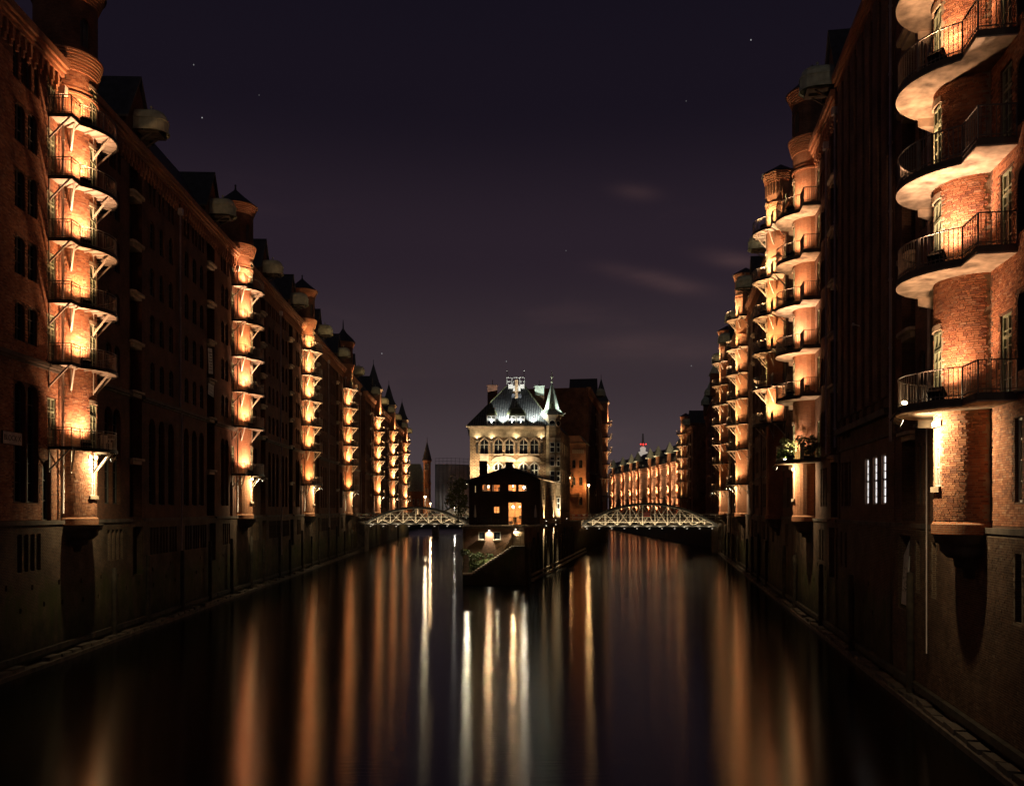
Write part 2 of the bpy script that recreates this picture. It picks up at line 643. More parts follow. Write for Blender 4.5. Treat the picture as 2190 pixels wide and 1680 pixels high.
def wall_open(mb, P, u0, u1, z0, z1, ops, step=None, m=0, mrev=None, zstep=None):
    """wall sheet with real openings; P(u, z, d) gives a point, d = depth inwards.
    ops: (ua, ub, za, zb, depth, arch_height, pointed)"""
    mrev = m if mrev is None else mrev
    ops = [o for o in ops if o[0] > u0 - 1e-6 and o[1] < u1 + 1e-6 and o[2] > z0 - 1e-6 and o[3] < z1 + 1e-6]
    us = {round(u0, 4), round(u1, 4)}
    zs = {round(z0, 4), round(z1, 4)}
    for o in ops:
        us |= {round(o[0], 4), round(o[1], 4)}
        zs |= {round(o[2], 4), round(o[3], 4)}
    if step:
        k = int((u1 - u0) / step)
        us |= {round(u0 + (u1 - u0) * i / k, 4) for i in range(k)} if k else set()
    us, zs = sorted(us), sorted(zs)
    for i in range(len(us) - 1):
        a, c = us[i], us[i + 1]
        if c - a < 1e-5:
            continue
        mid = (a + c) / 2
        oo = [o for o in ops if o[0] < mid < o[1]]
        # merge z runs
        run = None
        for j in range(len(zs) - 1):
            zm = (zs[j] + zs[j + 1]) / 2
            inside = any(o[2] < zm < o[3] for o in oo)
            if inside:
                if run is not None:
                    mb.poly([P(a, run, 0), P(c, run, 0), P(c, zs[j], 0), P(a, zs[j], 0)], [(a, run), (c, run), (c, zs[j]), (a, zs[j])], m)
                    run = None
            elif run is None:
                run = zs[j]
        if run is not None:
            mb.poly([P(a, run, 0), P(c, run, 0), P(c, z1, 0), P(a, z1, 0)], [(a, run), (c, run), (c, z1), (a, z1)], m)
    for o in ops:
        ua, ub, za, zb, d = o[:5]
        ah = o[5] if len(o) > 5 else 0
        pt = o[6] if len(o) > 6 else False
        zt = zb - ah
        for u in (ua, ub):
            mb.poly([P(u, za, 0), P(u, za, d), P(u, zt, d), P(u, zt, 0)], [(0, za), (d, za), (d, zt), (0, zt)], mrev)
        mb.poly([P(ua, za, 0), P(ub, za, 0), P(ub, za, d), P(ua, za, d)], [(ua, 0), (ub, 0), (ub, d), (ua, d)], mrev)
        if ah <= 0:
            mb.poly([P(ua, zb, 0), P(ua, zb, d), P(ub, zb, d), P(ub, zb, 0)], [(ua, 0), (ua, d), (ub, d), (ub, 0)], mrev)
        else:
            n = 10
            for k in range(n):
                a = ua + (ub - ua) * k / n
                c = ua + (ub - ua) * (k + 1) / n
                y0, y1 = arch_z(a, ua, ub, zb, ah, pt), arch_z(c, ua, ub, zb, ah, pt)
                mb.poly([P(a, y0, 0), P(c, y1, 0), P(c, zb, 0), P(a, zb, 0)], [(a, y0), (c, y1), (c, zb), (a, zb)], m)
                mb.poly([P(a, y0, 0), P(a, y0, d), P(c, y1, d), P(c, y1, 0)], [(a, 0), (a, d), (c, d), (c, 0)], mrev)


def window_meshes(w, h, nc, nr, fm, gm, bar=.045, border=.08, transom=None):
    """frame with glazing bars, and a pane: in the XZ plane, bottom centre at the origin, facing +Y"""
    def mk():
        f = MB()
        f.box(-w / 2, -w / 2 + border, -.03, .04, 0, h)
        f.box(w / 2 - border, w / 2, -.03, .04, 0, h)
        f.box(-w / 2 + border, w / 2 - border, -.03, .04, 0, border)
        f.box(-w / 2 + border, w / 2 - border, -.03, .04, h - border, h)
        for i in range(1, nc):
            x = -w / 2 + w * i / nc
            k = bar * (1.6 if nc % 2 == 0 and i == nc // 2 else 1)
            f.box(x - k / 2, x + k / 2, -.025, .03, border, h - border)
        for j in range(1, nr):
            z = h * j / nr
            f.box(-w / 2 + border, w / 2 - border, -.02, .022, z - bar / 2, z + bar / 2)
        if transom:
            f.box(-w / 2 + border, w / 2 - border, -.03, .05, h * transom - .05, h * transom + .05)
        p = MB()
        p.box(-w / 2 + .02, w / 2 - .02, -.05, -.035, .02, h - .02)
        return f.mesh('window', fm), p.mesh('pane', gm)
    return cached(('win', round(w, 3), round(h, 3), nc, nr, fm, gm, bar, border, transom), mk)


def add_window(parent, x, y, z, w, h, nc=2, nr=3, fm='frame_dark', gm='glass_dark', rotz=0.0, name='window', **kw):
    fme, pme = window_meshes(w, h, nc, nr, fm, gm, **kw)
    o = ob(name, fme, parent, (x, y, z), (0, 0, rotz))
    ob('pane', pme, o)
    return o


def spot(name, energy, color, size, blend, radius):
    def mk():
        d = bpy.data.lights.new(name, 'SPOT')
        d.energy = energy
        d.color = color
        d.spot_size = R(size)
        d.spot_blend = blend
        d.shadow_soft_size = radius
        return d
    return cached(('spot', name), mk)


def spots(name, energy, color, size, blend, radius):
    """the same fitting with lamps of different age: brighter, weaker, yellower, pinker"""
    out = []
    for k, (e, g, b_) in enumerate(((1.0, 1.0, 1.0), (.78, .96, .86), (1.18, 1.04, 1.12), (.92, 1.05, 1.05), (.62, .92, .8), (1.08, .98, .95))):
        out.append(spot(f'{name}_{k}', energy * e, (color[0], min(1, color[1] * g), min(1, color[2] * b_)), size, blend, radius))
    return out


def point(name, energy, color, radius=.08):
    def mk():
        d = bpy.data.lights.new(name, 'POINT')
        d.energy = energy
        d.color = color
        d.shadow_soft_size = radius
        return d
    return cached(('pt', name), mk)


def add_light(data, parent, loc, aim=None):
    o = bpy.data.objects.new('lamp_light', data)
    o.location = loc
    if aim is not None:
        o.rotation_euler = Vector(aim).to_track_quat('-Z', 'Y').to_euler()
    if parent is not None:
        o.parent = parent
    col.objects.link(o)
    return o


ORD = ['lowest', 'second', 'third', 'fourth', 'fifth', 'sixth', 'seventh']
LEV = [12.1, 16.85, 20.35, 23.85, 27.35, 30.85]
# ------------------------------------------------------------------ water, ground
wmb = MB()
wmb.poly([(-260, -40, 0), (260, -40, 0), (260, 620, 0), (-260, 620, 0)])
part('water', wmb, 'water', kind='structure')
gmb = MB()
gmb.poly([(-2500, 430, 7.0), (2500, 430, 7.0), (2500, 3600, 7.0), (-2500, 3600, 7.0)])
gmb.poly([(-2500, 430, -1.0), (2500, 430, -1.0), (2500, 430, 7.0), (-2500, 430, 7.0)])
part('ground', gmb, 'asphalt', kind='structure')

# ------------------------------------------------------------------ the two quays' base lines
def xL(y):
    return -26.3 - .0411 * (y - 53.3)


def xR(y):
    return 11.5 + .1707 * y


PHI_L = math.atan2(-1, .0411)         # local x towards the viewer, local y towards the canal
PHI_R = math.atan2(1, .1707)          # local x away from the viewer, local y towards the canal

for nm, x0, x1 in (('left_bank', -240, -45), ('right_bank', 45, 240)):
    b_ = MB()
    b_.box(x0, x1, -30, 430, -2, 7.4)
    part(nm, b_, 'asphalt', kind='structure')


def brick_unit(L):
    def mk():
        b = MB()
        b.box(-L / 2, L / 2, -.02, .014, -.034, .034)
        return b.mesh('brick', 'brick_single')
    return cached(('brick', L), mk)


def turret_brick_list(r, tc, f, th0, th1, z0, z1, ops, rnd):
    """(x, y, z, rotz, length) of every brick on the round wall"""
    out = []
    z = z0 + .04
    row = 0
    while z < z1 - .03:
        u = r * th0 + rnd.uniform(0, .25)
        while u < r * th1:
            L = .112 if (row % 2 == 0 and rnd.random() < .35) or rnd.random() < .28 else .238
            uc = u + L / 2
            if uc + L / 2 > r * th1:
                break
            if not any(o[0] - L / 2 < uc < o[1] + L / 2 and o[2] - .04 < z < o[3] + .04 for o in ops):
                th = uc / r
                d = rnd.uniform(-.004, .006)
                out.append((f * (r + d) * math.cos(th), tc + (r + d) * math.sin(th), z + rnd.uniform(-.004, .004),
                            math.atan2(-f * math.cos(th), math.sin(th)) + rnd.uniform(-.02, .02), L))
            u += L + .014
        z += .081
        row += 1
    return out


def join_bricks(lst, mats, bed=None):
    b = MB()
    for x, y, z, a, L in lst:
        ca, sa = math.cos(a), math.sin(a)
        h = L / 2

        def T(px, py, pz):
            return (x + px * ca - py * sa, y + px * sa + py * ca, z + pz)
        p = [T(-h, -.02, -.034), T(h, -.02, -.034), T(h, .014, -.034), T(-h, .014, -.034),
             T(-h, -.02, .034), T(h, -.02, .034), T(h, .014, .034), T(-h, .014, .034)]
        i = len(b.v)
        b.v.extend(p)
        for q in ((4, 5, 6, 7), (3, 2, 1, 0), (2, 3, 7, 6), (1, 2, 6, 5), (3, 0, 4, 7)):
            b.f.append(tuple(i + k for k in q))
            b.uv.extend([(0, 0)] * 4)
            b.mi.append(0)
            b.sm.append(False)
    return b


# ------------------------------------------------------------------ floodlights
def flood_meshes():
    def mk():
        h = MB()
        rot = Matrix.Rotation(R(38), 3, 'X')

        def tb(x0, x1, y0, y1, z0, z1, m=0):
            i = len(h.v)
            h.box(x0, x1, y0, y1, z0, z1, m)
            for k in range(i, len(h.v)):
                q = rot @ Vector(h.v[k])
                h.v[k] = (q.x, q.y, q.z + .26)
        tb(-.25, .25, -.16, .05, -.17, .17)
        tb(-.28, .28, .05, .09, -.20, -.17)
        tb(-.28, .28, .05, .09, .17, .20)
        tb(-.28, -.25, .05, .09, -.20, .20)
        tb(.25, .28, .05, .09, -.20, .20)
        for k in range(4):
            tb(-.2 + .12 * k, -.17 + .12 * k, -.21, -.16, -.13, .13)
        h.bar((-.29, -.05, .26), (-.29, -.05, .0), .03)
        h.bar((.29, -.05, .26), (.29, -.05, .0), .03)
        h.box(-.31, .31, -.1, .02, 0, .025)
        l = MB()
        c = [rot @ Vector(p) for p in ((-.24, .06, -.16), (.24, .06, -.16), (.24, .06, .16), (-.24, .06, .16))]
        l.poly([(p.x, p.y, p.z + .26) for p in c])
        return h.mesh('floodlight', 'black_paint'), l.mesh('lens', 'lens_warm')
    return cached('flood', mk)


def floodlight(M, p, rot_local, label, group, light, aim_up=.9, off=False):
    """p and rot_local in the building's own frame; the lamp faces its +Y"""
    hm, lm = flood_meshes()
    w = M @ Vector(p)
    rz = M.to_euler().z + rot_local
    o = ob('floodlight', hm, None, w, (0, 0, rz), label=label, category='floodlight', group=group)
    if not off:
        ob('lens', lm, o)
        add_light(light, o, (0, .12, .42), (0, .30, 1))
    else:
        l2 = cached('lens_off', lambda: _copy_lens(lm))
        ob('lens', l2, o)
    return o


def _copy_lens(lm):
    l2 = lm.copy()
    l2.materials.clear()
    l2.materials.append(MATS['glass_dark'])
    return l2


def bracket_meshes():
    def mk():
        a = MB()
        a.bar((0, 0, .55), (0, .25, .2), .04)
        a.bar((0, .0, .55), (0, -.35, .55), .05)
        rot = Matrix.Rotation(R(-35), 3, 'X')
        h = MB()
        h.tube((0, .12, .2), (0, .30, .12), .10, 10)
        h.tube((0, .30, .12), (0, .42, .07), .13, 10, r2=.17)
        l = MB()
        l.tube((0, -.125, .11), (0, -.135, .105), .15, 12)
        # lamp head: mouth towards -Y and down
        hh = MB()
        hh.tube((0, .16, .24), (0, .02, .17), .09, 10, r2=.13)
        hh.tube((0, .02, .17), (0, -.12, .11), .13, 12, r2=.17)
        return a.mesh('bracket_lamp', 'steel_dark'), hh.mesh('lamp_shade', 'steel_dark'), l.mesh('lens', 'lens_white')
    return cached('bracket', mk)


def bracket_lamp(M, p, rot_local, label, group, light, aim=(0, -1, -.55)):
    am, hm, lm = bracket_meshes()
    w = M @ Vector(p)
    o = ob('bracket_lamp', am, None, w, (0, 0, M.to_euler().z + rot_local), label=label, category='lamp', group=group)
    ob('lamp_shade', hm, o)
    ob('lens', lm, o)
    add_light(light, o, (0, -.2, .06), aim)
    return o


# ------------------------------------------------------------------ balconies
def outline(r, tc, rb, near, tp, n=26):
    """points (s, t) along the free edge of a balcony"""
    a0 = math.pi - math.asin((tp - tc) / rb)
    a1 = math.asin(max(-1, -tc / rb)) if tc < 0 else 0.02
    pts = [(near, 0.0), (near, tp)]
    for k in range(n + 1):
        a = a0 + (a1 - a0) * k / n
        pts.append((rb * math.cos(a), tc + rb * math.sin(a)))
    return pts


def walk(pts, step):
    """points every step along a polyline, with the direction"""
    res = []
    carry = 0
    for i in range(len(pts) - 1):
        a, b_ = Vector(pts[i]), Vector(pts[i + 1])
        L = (b_ - a).length
        d = carry
        while d < L:
            res.append(a + (b_ - a) * (d / L))
            d += step
        carry = d - L
    res.append(Vector(pts[-1]))
    return res


def balcony_meshes(key, f, r, tc, rb, near, tp, steel):
    def mk():
        pts = outline(r, tc, rb, near, tp)
        X = [(f * s, t) for s, t in pts]
        sl = MB()
        if steel:
            sl.prism(X, -.05, .0, m=0, m_side=1, m_top=1)
            # joists under the floor
            for k in range(2, len(pts) - 1, 4):
                s, t = pts[k]
                q = Vector((s, t - tc))
                inn = q.normalized() * (r - .05)
                sl.bar((f * inn.x, tc + inn.y, -.11), (f * s * .98, tc + (t - tc) * .98, -.11), .07, .1, 0)
        else:
            sl.prism(X, -.30, -.06, m=0, m_side=2, m_top=1)
            Y = [(f * s * 1.0, t) for s, t in outline(r, tc, rb - .05, near + .05, tp - .05)]
            sl.prism(Y, -.06, .0, m=1)
            # drip lip round the underside
            for i in range(len(pts) - 1):
                a, b_ = pts[i], pts[i + 1]
                sl.bar((f * a[0], a[1], -.285), (f * b_[0], b_[1], -.285), .05, .05, 0)
            # bracket wing on the far side
            w = [(rb * .80, 0), (rb * .80, 1.45), (rb * 1.32, 0)]
            sl.prism([(f * s, t) for s, t in w], -.62, -.31, m=0)
        slab = sl.mesh('balcony', ['slab_paint' if steel else 'concrete', 'steel_dark' if steel else 'stone_dark', 'stone_dark'])
        # railing
        inn = [(near + .05, .02), (near + .05, tp - .05)] + [(s * (rb - .06) / rb, tc + (t - tc) * (rb - .06) / rb) for s, t in pts[2:]]
        rl = MB()
        H = 1.06
        for i in range(len(inn) - 1):
            a, b_ = inn[i], inn[i + 1]
            rl.bar((f * a[0], a[1], H), (f * b_[0], b_[1], H), .05, .035)
            rl.bar((f * a[0], a[1], .10), (f * b_[0], b_[1], .10), .03, .03)
            if steel:
                rl.bar((f * a[0], a[1], H - .14), (f * b_[0], b_[1], H - .14), .03, .03)
        top = H - .14 if steel else H
        for q in walk(inn, .155):
            x, y = f * q.x, q.y
            rl.box(x - .011, x + .011, y - .011, y + .011, .0, top)
        for q in [Vector(inn[0]), Vector(inn[1]), Vector(inn[2])] + [Vector(inn[2 + k]) for k in (6, 12, 18, 24)]:
            x, y = f * q.x, q.y
            rl.box(x - .025, x + .025, y - .025, y + .025, -.05, H + .01)
        rail = rl.mesh('railing', 'railing_grey')
        rim = None
        struts = []
        if steel:
            rm = MB()
            for i in range(len(pts) - 1):
                a, b_ = pts[i], pts[i + 1]
                rm.bar((f * a[0], a[1], -.09), (f * b_[0], b_[1], -.09), .06, .19)
            rim = rm.mesh('rim_beam', 'steel_dark')

            def strut(a, b_):
                q = MB()
                q.bar(a, b_, .085, .085)
                q.bar((b_[0], b_[1], b_[2] - .12), (b_[0], b_[1], -.12), .06, .06)
                struts.append(q.mesh('strut', 'steel_cream'))
            drop = -1.35
            strut((f * (near + .1), tp - .1, -.1), (f * (near + .1), .04, drop))
            for dg in (146, 96, 42):
                a = R(dg)
                ca, sa = math.cos(a), math.sin(a)
                if tc + r * sa < 0.02:
                    continue
                strut((f * (rb - .1) * ca, tc + (rb - .1) * sa, -.1), (f * (r + .03) * ca, tc + (r + .03) * sa, drop))
        return slab, rail, rim, struts
    return cached(('balc',) + key, mk)


# ------------------------------------------------------------------ hoist hood (rounded copper hood over the loading bay)
def hood_meshes(seg, mat):
    def mk():
        b = MB()
        w, dp = .95, 1.15
        prof = [(1.08, .0), (1.08, .10), (1.0, .12), (1.0, .82), (1.04, .84), (1.04, .90), (.97, .92), (.90, 1.18), (.74, 1.42), (.48, 1.58), (.2, 1.66), (.0, 1.68)]
        rows = []
        for k, z in prof:
            row = [(w * k, -.05)]
            for i in range(seg + 1):
                a = math.pi * i / seg
                row.append((w * k * math.cos(a), dp + w * k * math.sin(a)))
            row.append((-w * k, -.05))
            rows.append((row, z))
        for (r0, z0), (r1, z1) in zip(rows, rows[1:]):
            for i in range(len(r0) - 1):
                b.poly([(*r0[i], z0), (*r0[i + 1], z0), (*r1[i + 1], z1), (*r1[i], z1)], smooth=False)
        b.tube((0, dp * .8, 1.66), (0, dp * .8, 1.86), .05, 8)
        b.lathe([(0, 1.84), (.09, 1.90), (.09, 1.97), (0, 2.03)], 0, dp * .8, 10)
        # seams on the drum
        for i in range(0, seg + 1, max(1, seg // 6)):
            a = math.pi * i / seg
            x, y = w * 1.01 * math.cos(a), dp + w * 1.01 * math.sin(a)
            b.box(x - .015, x + .015, y - .015, y + .015, .12, .83)
        g = MB()
        g.box(-.8, .8, -.05, 1.7, -.12, -.02)
        g.bar((0, -.1, -.2), (0, 1.5, -.2), .12, .2)
        g.bar((-.6, .0, -.9), (-.6, 1.2, -.12), .09)
        g.bar((.6, .0, -.9), (.6, 1.2, -.12), .09)
        return b.mesh('hoist_hood', mat), g.mesh('hoist_beam', 'timber')
    return cached(('hood', seg, mat), mk)


# ------------------------------------------------------------------ the warehouses
def warehouse(label, C, phi, f, s0, s1, style, which, levels=LEV, lamp_off=(), turret='round', bays=(), cols=(),
              eave=34.4, geo_brick=None, lod=0, r=1.7, tc=-.5, rb=2.86, near=-3.3, tp=1.33, steel=True,
              tower_top=39.3, tall_ground=True, mansard=True, ribs=None, lit=(), light_up=None, light_dn=None,
              crown=None, wall_bricks=None, skip_rows=(), lamp_at=132):
    root = thing('warehouse', label, 'warehouse', (C[0], C[1], 0), phi)
    M = Matrix.Translation((C[0], C[1], 0)) @ Matrix.Rotation(phi, 4, 'Z')
    rnd = random.Random(hash(which) % 1000 if False else len(which) * 17 + int(C[1]))
    P = lambda u, z, d: (f * u, -d, z)
    BASE = 7.8
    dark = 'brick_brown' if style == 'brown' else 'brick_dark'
    # --- openings of the upper wall
    ops, wins = [], []

    def win(sc, w, za, zb, depth=.22, ah=.0, pt=False, nc=2, nr=3, fm='frame_dark', gm='glass_dark', **kw):
        ops.append((sc - w / 2, sc + w / 2, za, zb, depth, ah, pt))
        wins.append((sc, w, za, zb, depth, nc, nr, fm, gm, kw))
    for c in cols:
        for lv in LEV[1:5]:
            if lv in skip_rows:
                continue
            win(c, 1.0, lv + .6, lv + 2.65, ah=.32, fm='frame_dark', gm='glass_dark')
        for q in (-.42, .42):
            win(c + q, .52, 31.2, 33.0, ah=.24, nc=1, nr=3)
        if tall_ground:
            win(c, 1.25, 8.9, 15.3, depth=.35, ah=.6, nr=6)
        else:
            for q in (-.45, .45):
                win(c + q, .62, 8.75, 11.5, nc=1, nr=4, depth=.2, gm='glass_dusty' if abs(c) < 6 else 'glass_dark', fm='frame_white' if abs(c) < 6 else 'frame_dark')
            win(c, 1.0, 13.0, 15.6, ah=.3)
    if turret:
        for lv in levels:
            win(-2.85, .98, lv + .02, lv + 2.75, depth=.15, nc=2, nr=5, fm='frame_green', gm='glass_dusty', transom=.72)
        if tall_ground:
            win(-3.4, 1.0, 7.9, 11.3, depth=.3, ah=.5)
    for b in bays:
        ops.append((b - 1.15, b + 1.15, 8.0, eave - .8, .75, 0.5, False))
    if lit:
        for (sc, w, za, zb) in lit:
            win(sc, w, za, zb, depth=.2, nc=2, nr=6, fm='frame_white', gm='lit_white', bar=.05, transom=.5)
    wall = MB()
    wall_open(wall, P, s0, s1, BASE, eave, ops)
    for se in (s0, s1):       # return ends
        wall.poly([P(se, BASE, 0), P(se, BASE, 1.0), P(se, eave, 1.0), P(se, eave, 0)], [(0, BASE), (1, BASE), (1, eave), (0, eave)])
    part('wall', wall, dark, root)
    if wall_bricks:
        wa, wb, wza, wzb = wall_bricks
        lst = []
        z, row = wza, 0
        while z < wzb:
            s = wa + rnd.uniform(0, .25)
            while s < wb - .26:
                L = .112 if rnd.random() < .3 else .238
                sc = s + L / 2
                if not any(o[0] - L / 2 < sc < o[1] + L / 2 and o[2] - .04 < z < o[3] + .04 for o in ops):
                    lst.append((f * sc, rnd.uniform(-.002, .007), z + rnd.uniform(-.004, .004), rnd.uniform(-.012, .012), L))
                s += L + .014
            z += .081
            row += 1
        part('brick_course', join_bricks(lst, None), 'brick_single', root, kind='stuff')
    rear = MB()
    a_, b2 = sorted((f * s0, f * s1))
    rear.box(a_, b2, -16, -1.0, -2, eave + .05)
    part('rear_wall', rear, dark, root)
    for sc, w, za, zb, depth, nc, nr, fm, gm, kw in wins:
        add_window(root, f * sc, -depth + .05, za, w, zb - za, nc, nr, fm, gm, **kw)
    # --- loading bays: doors and projecting sills
    for bi, b in enumerate(bays):
        bk = MB()
        bk.box(f * b - 1.15, f * b + 1.15, -1.0, -.74, 8.0, eave - .8)
        part('bay_lining', bk, 'wood_dark', root)
        for lv in LEV[:-1] + [LEV[-1]]:
            def mk_door():
                d = MB()
                for k in range(8):
                    x = -1.0 + .25 * k
                    d.box(x + .012, x + .238, -.03, .03, 0, 2.3)
                d.bar((-.95, .05, .3), (.95, .05, .3), .05, .12)
                d.bar((-.95, .05, 2.0), (.95, .05, 2.0), .05, .12)
                return d.mesh('loading_door', 'wood_dark')
            ob('loading_door', cached('ldoor', mk_door), root, (f * b, -.66, lv + .1))

            def mk_sill():
                d = MB()
                d.prism([(-1.12, -.7), (1.12, -.7), (1.12, .22), (.85, .34), (-.85, .34), (-1.12, .22)], -.16, 0)
                d.prism([(-.95, -.7), (.95, -.7), (.8, .12), (-.8, .12)], -.42, -.16)
                return d.mesh('bay_sill', 'stone')
            ob('bay_sill', cached('lsill', mk_sill), root, (f * b, 0, lv + .05))
        # gable over the bay
        g = MB()
        hw, zs, za = 2.2, eave + 1.3, eave + 4.6
        for y0, y1 in ((.16, -.5),):
            prof = [(-hw, eave - .2), (hw, eave - .2), (hw, zs), (0, za), (-hw, zs)]
            g.poly([(f * b + x, y0, z) for x, z in prof], [(x, z) for x, z in prof])
            g.poly([(f * b + hw, y0, eave), (f * b + hw, -5, eave), (f * b + hw, -5, zs), (f * b + hw, y0, zs)])
            g.poly([(f * b - hw, y0, eave), (f * b - hw, -5, eave), (f * b - hw, -5, zs), (f * b - hw, y0, zs)])
        part('gable', g, dark, root)
        gr = MB()
        for sg in (-1, 1):
            a0 = (f * b + sg * (hw + .25), zs - .35)
            a1 = (f * b, za + .05)
            gr.poly([(a0[0], .4, a0[1]), (a1[0], .4, a1[1]), (a1[0], -6, a1[1]), (a0[0], -6, a0[1])])
            gr.poly([(a0[0], .4, a0[1] + .16), (a1[0], .4, a1[1] + .2), (a1[0], -6, a1[1] + .2), (a0[0], -6, a0[1] + .16)])
            gr.poly([(a0[0], .4, a0[1]), (a1[0], .4, a1[1]), (a1[0], .4, a1[1] + .2), (a0[0], .4, a0[1] + .16)], m=1)
            gr.poly([(a0[0], .4, a0[1]), (a0[0], -6, a0[1]), (a0[0], -6, a0[1] + .16), (a0[0], .4, a0[1] + .16)], m=1)
        part('gable_roof', gr, ['slate', 'stone_dark'], root)
        hm, bm = hood_meshes(12 if f < 0 else 5, 'copper_pale' if f < 0 else 'copper_green')
        ho = ob('hoist_hood', hm, root, (f * b, .16, eave + .75))
        ob('hoist_beam', bm, ho)
    # --- base wall down into the water
    bops = []
    bwins = []
    for c in cols:
        for q in ((-.34, .34) if any(0 < abs(c - k) < 1.6 for k in cols) else (-.62, 0, .62)):
            if tall_ground or lod:
                bops.append((c + q - .24, c + q + .24, 5.2, 7.2, .3, 0, False))
                bwins.append((c + q, .48, 5.2, 2.0))
        if not (tall_ground or lod):
            bops.append((c - .25, c + .25, 4.9, 7.1, .3, 0, False))
            bwins.append((c, .5, 4.9, 2.2))
    for b in bays:
        bops.append((b - .95, b + .95, 3.9, 7.3, .5, 0, False))
    s = s0 + .9
    hole_rows = ((3.15, 2.4), (4.25, 3.3)) if lod < 2 else ()
    for zc, st in hole_rows:
        s = s0 + 1.1
        while s < s1 - .4:
            s += st * rnd.uniform(.8, 1.2)
            if s > s1 - .4:
                break
            zz = zc + rnd.uniform(-.25, .25)
            if any(o[0] - .3 < s < o[1] + .3 and o[2] - .3 < zz < o[3] + .3 for o in bops):
                continue
            bops.append((s - .12, s + .12, zz - .14, zz + .14, .35, 0, False))
    # avoid overlaps between adjacent triple windows
    PB = lambda u, z, d: (f * u, .16 - d, z)
    qb = MB()
    wall_open(qb, PB, s0, s1, -1.6, BASE, bops)
    for o in bops:
        if o[3] - o[2] > .5 and o[1] - o[0] > 1.5:
            pass
    qb.poly([PB(s0, BASE, 0), PB(s1, BASE, 0), PB(s1, BASE, .3), PB(s0, BASE, .3)])
    part('quay_wall', qb, 'brick_quay', root)
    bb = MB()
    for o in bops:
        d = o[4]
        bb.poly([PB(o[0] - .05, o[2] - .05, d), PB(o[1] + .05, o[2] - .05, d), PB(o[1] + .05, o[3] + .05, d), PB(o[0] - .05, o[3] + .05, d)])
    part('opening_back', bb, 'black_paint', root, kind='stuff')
    for sc, w, z, h in bwins:
        add_window(root, f * sc, .16 - .22, z, w, h, 1, 2, 'frame_dark', 'glass_dark', bar=.04, border=.05)
    for z0, z1, y in ((BASE - .12, BASE + .1, .24), (16.35, 16.5, .12), (16.5, 16.72, .26)) if tall_ground else ((BASE - .12, BASE + .08, .22), (12.25, 12.4, .1)):
        segs = [(s0, s1)]
        if turret:
            segs = [(s0, -r), (r, s1)]
        for a, c in segs:
            cuts = sorted([(b - 1.15, b + 1.15) for b in bays if a < b < c])
            x = a
            for ca, cb in cuts + [(c, c)]:
                if ca - x > .1:
                    q0, q1 = sorted((f * x, f * ca))
                    sc_m = MB()
                    sc_m.box(q0, q1, -.05, y, z0, z1)
                    part('string_course', sc_m, 'stone_dark', root)
                x = cb
    # --- cornice
    cm_ = MB()
    segs = [(s0, -r - .02), (r + .02, s1)] if turret else [(s0, s1)]
    for a, c in segs:
        q0, q1 = sorted((f * a, f * c))
        for z0, z1, y in ((eave - 1.05, eave - .85, .08), (eave - .8, eave - .58, .22), (eave - .56, eave - .34, .36), (eave - .32, eave + .12, .52)):
            cm_.box(q0, q1, -.4, y, z0, z1)
    part('cornice', cm_, 'brick_red', root)
    cb_ = MB()
    for a, c in segs:
        s = a + .3
        while s < c - .3:
            cb_.box(f * s - .11, f * s + .11, -.02, .2, eave - 1.55, eave - .82)
            cb_.box(f * s - .11, f * s + .11, -.02, .1, eave - 1.85, eave - 1.56)
            s += .62
    part('corbel_table', cb_, 'brick_red', root, kind='stuff')
    # --- roof
    def roof_seg(a, c):
        rf = MB()
        pr = [(.2, eave + .1), (-2.0, eave + 3.9), (-8, eave + 4.6), (-15, eave + .1)]
        q0, q1 = f * a, f * c
        for (y0, z0), (y1, z1) in zip(pr, pr[1:]):
            rf.poly([(q0, y0, z0), (q1, y0, z0), (q1, y1, z1), (q0, y1, z1)])
        for q in (q0, q1):
            rf.poly([(q, y, z) for y, z in pr])
        part('roof', rf, 'slate', root)
    if mansard:
        bz = sorted(abs(b) for b in bays) or [0]
        for a, c in mansard:
            roof_seg(a, c)
    # --- ribs (blind pilaster wall)
    if ribs:
        rb0, rb1, zr0, step = ribs
        k = 0
        s = rb0
        while s + step * .62 < rb1:
            rr_ = MB()
            q0, q1 = sorted((f * s, f * (s + step * .62)))
            rr_.box(q0, q1, -.02, .30, zr0, eave - 1.1)
            rr_.box(q0 + .1, q1 - .1, -.02, .18, zr0 - .5, zr0)
            part('pilaster', rr_, dark, root)
            s += step
        ld = MB()
        q0, q1 = sorted((f * rb0, f * rb1))
        ld.box(q0, q1, -.02, .42, zr0 - .9, zr0 - .55)
        part('ledge', ld, 'stone_dark', root)
    # --- downpipes
    def pipe(s, y, z0, z1):
        pm = MB()
        pm.tube((0, 0, z0), (0, 0, z1), .075, 8)
        z = z0 + 1.2
        while z < z1:
            pm.tube((0, 0, z), (0, 0, z + .12), .10, 8)
            z += 3.4
        pm.box(-.2, .2, -.15, .2, z1, z1 + .5)
        part('downpipe', pm, 'zinc', root, (f * s, y, 0))
    if which in ('nearest left', 'second left', 'third left', 'fourth left'):
        pipe(s1 - .25, .18, 16.8, eave - 2)
        pm = MB()
        pm.tube((0, 0, 3.0), (0, 0, 16.3), .05, 8)
        part('downpipe', pm, 'zinc', root, (f * (s1 - .25), .3, 0))
        pipe(-1.93, .22, 8.3, eave - 1.9)
    if which == 'nearest right':
        pipe(11.7, .2, 11.9, eave - 1.5)
        pipe(5.2, .2, 12.6, eave - 1.5)
        pm = MB()
        pm.tube((0, 0, 2.4), (0, 0, 12.6), .03, 8)
        part('downpipe', pm, 'zinc', root, (f * 5.2, .3, 0))
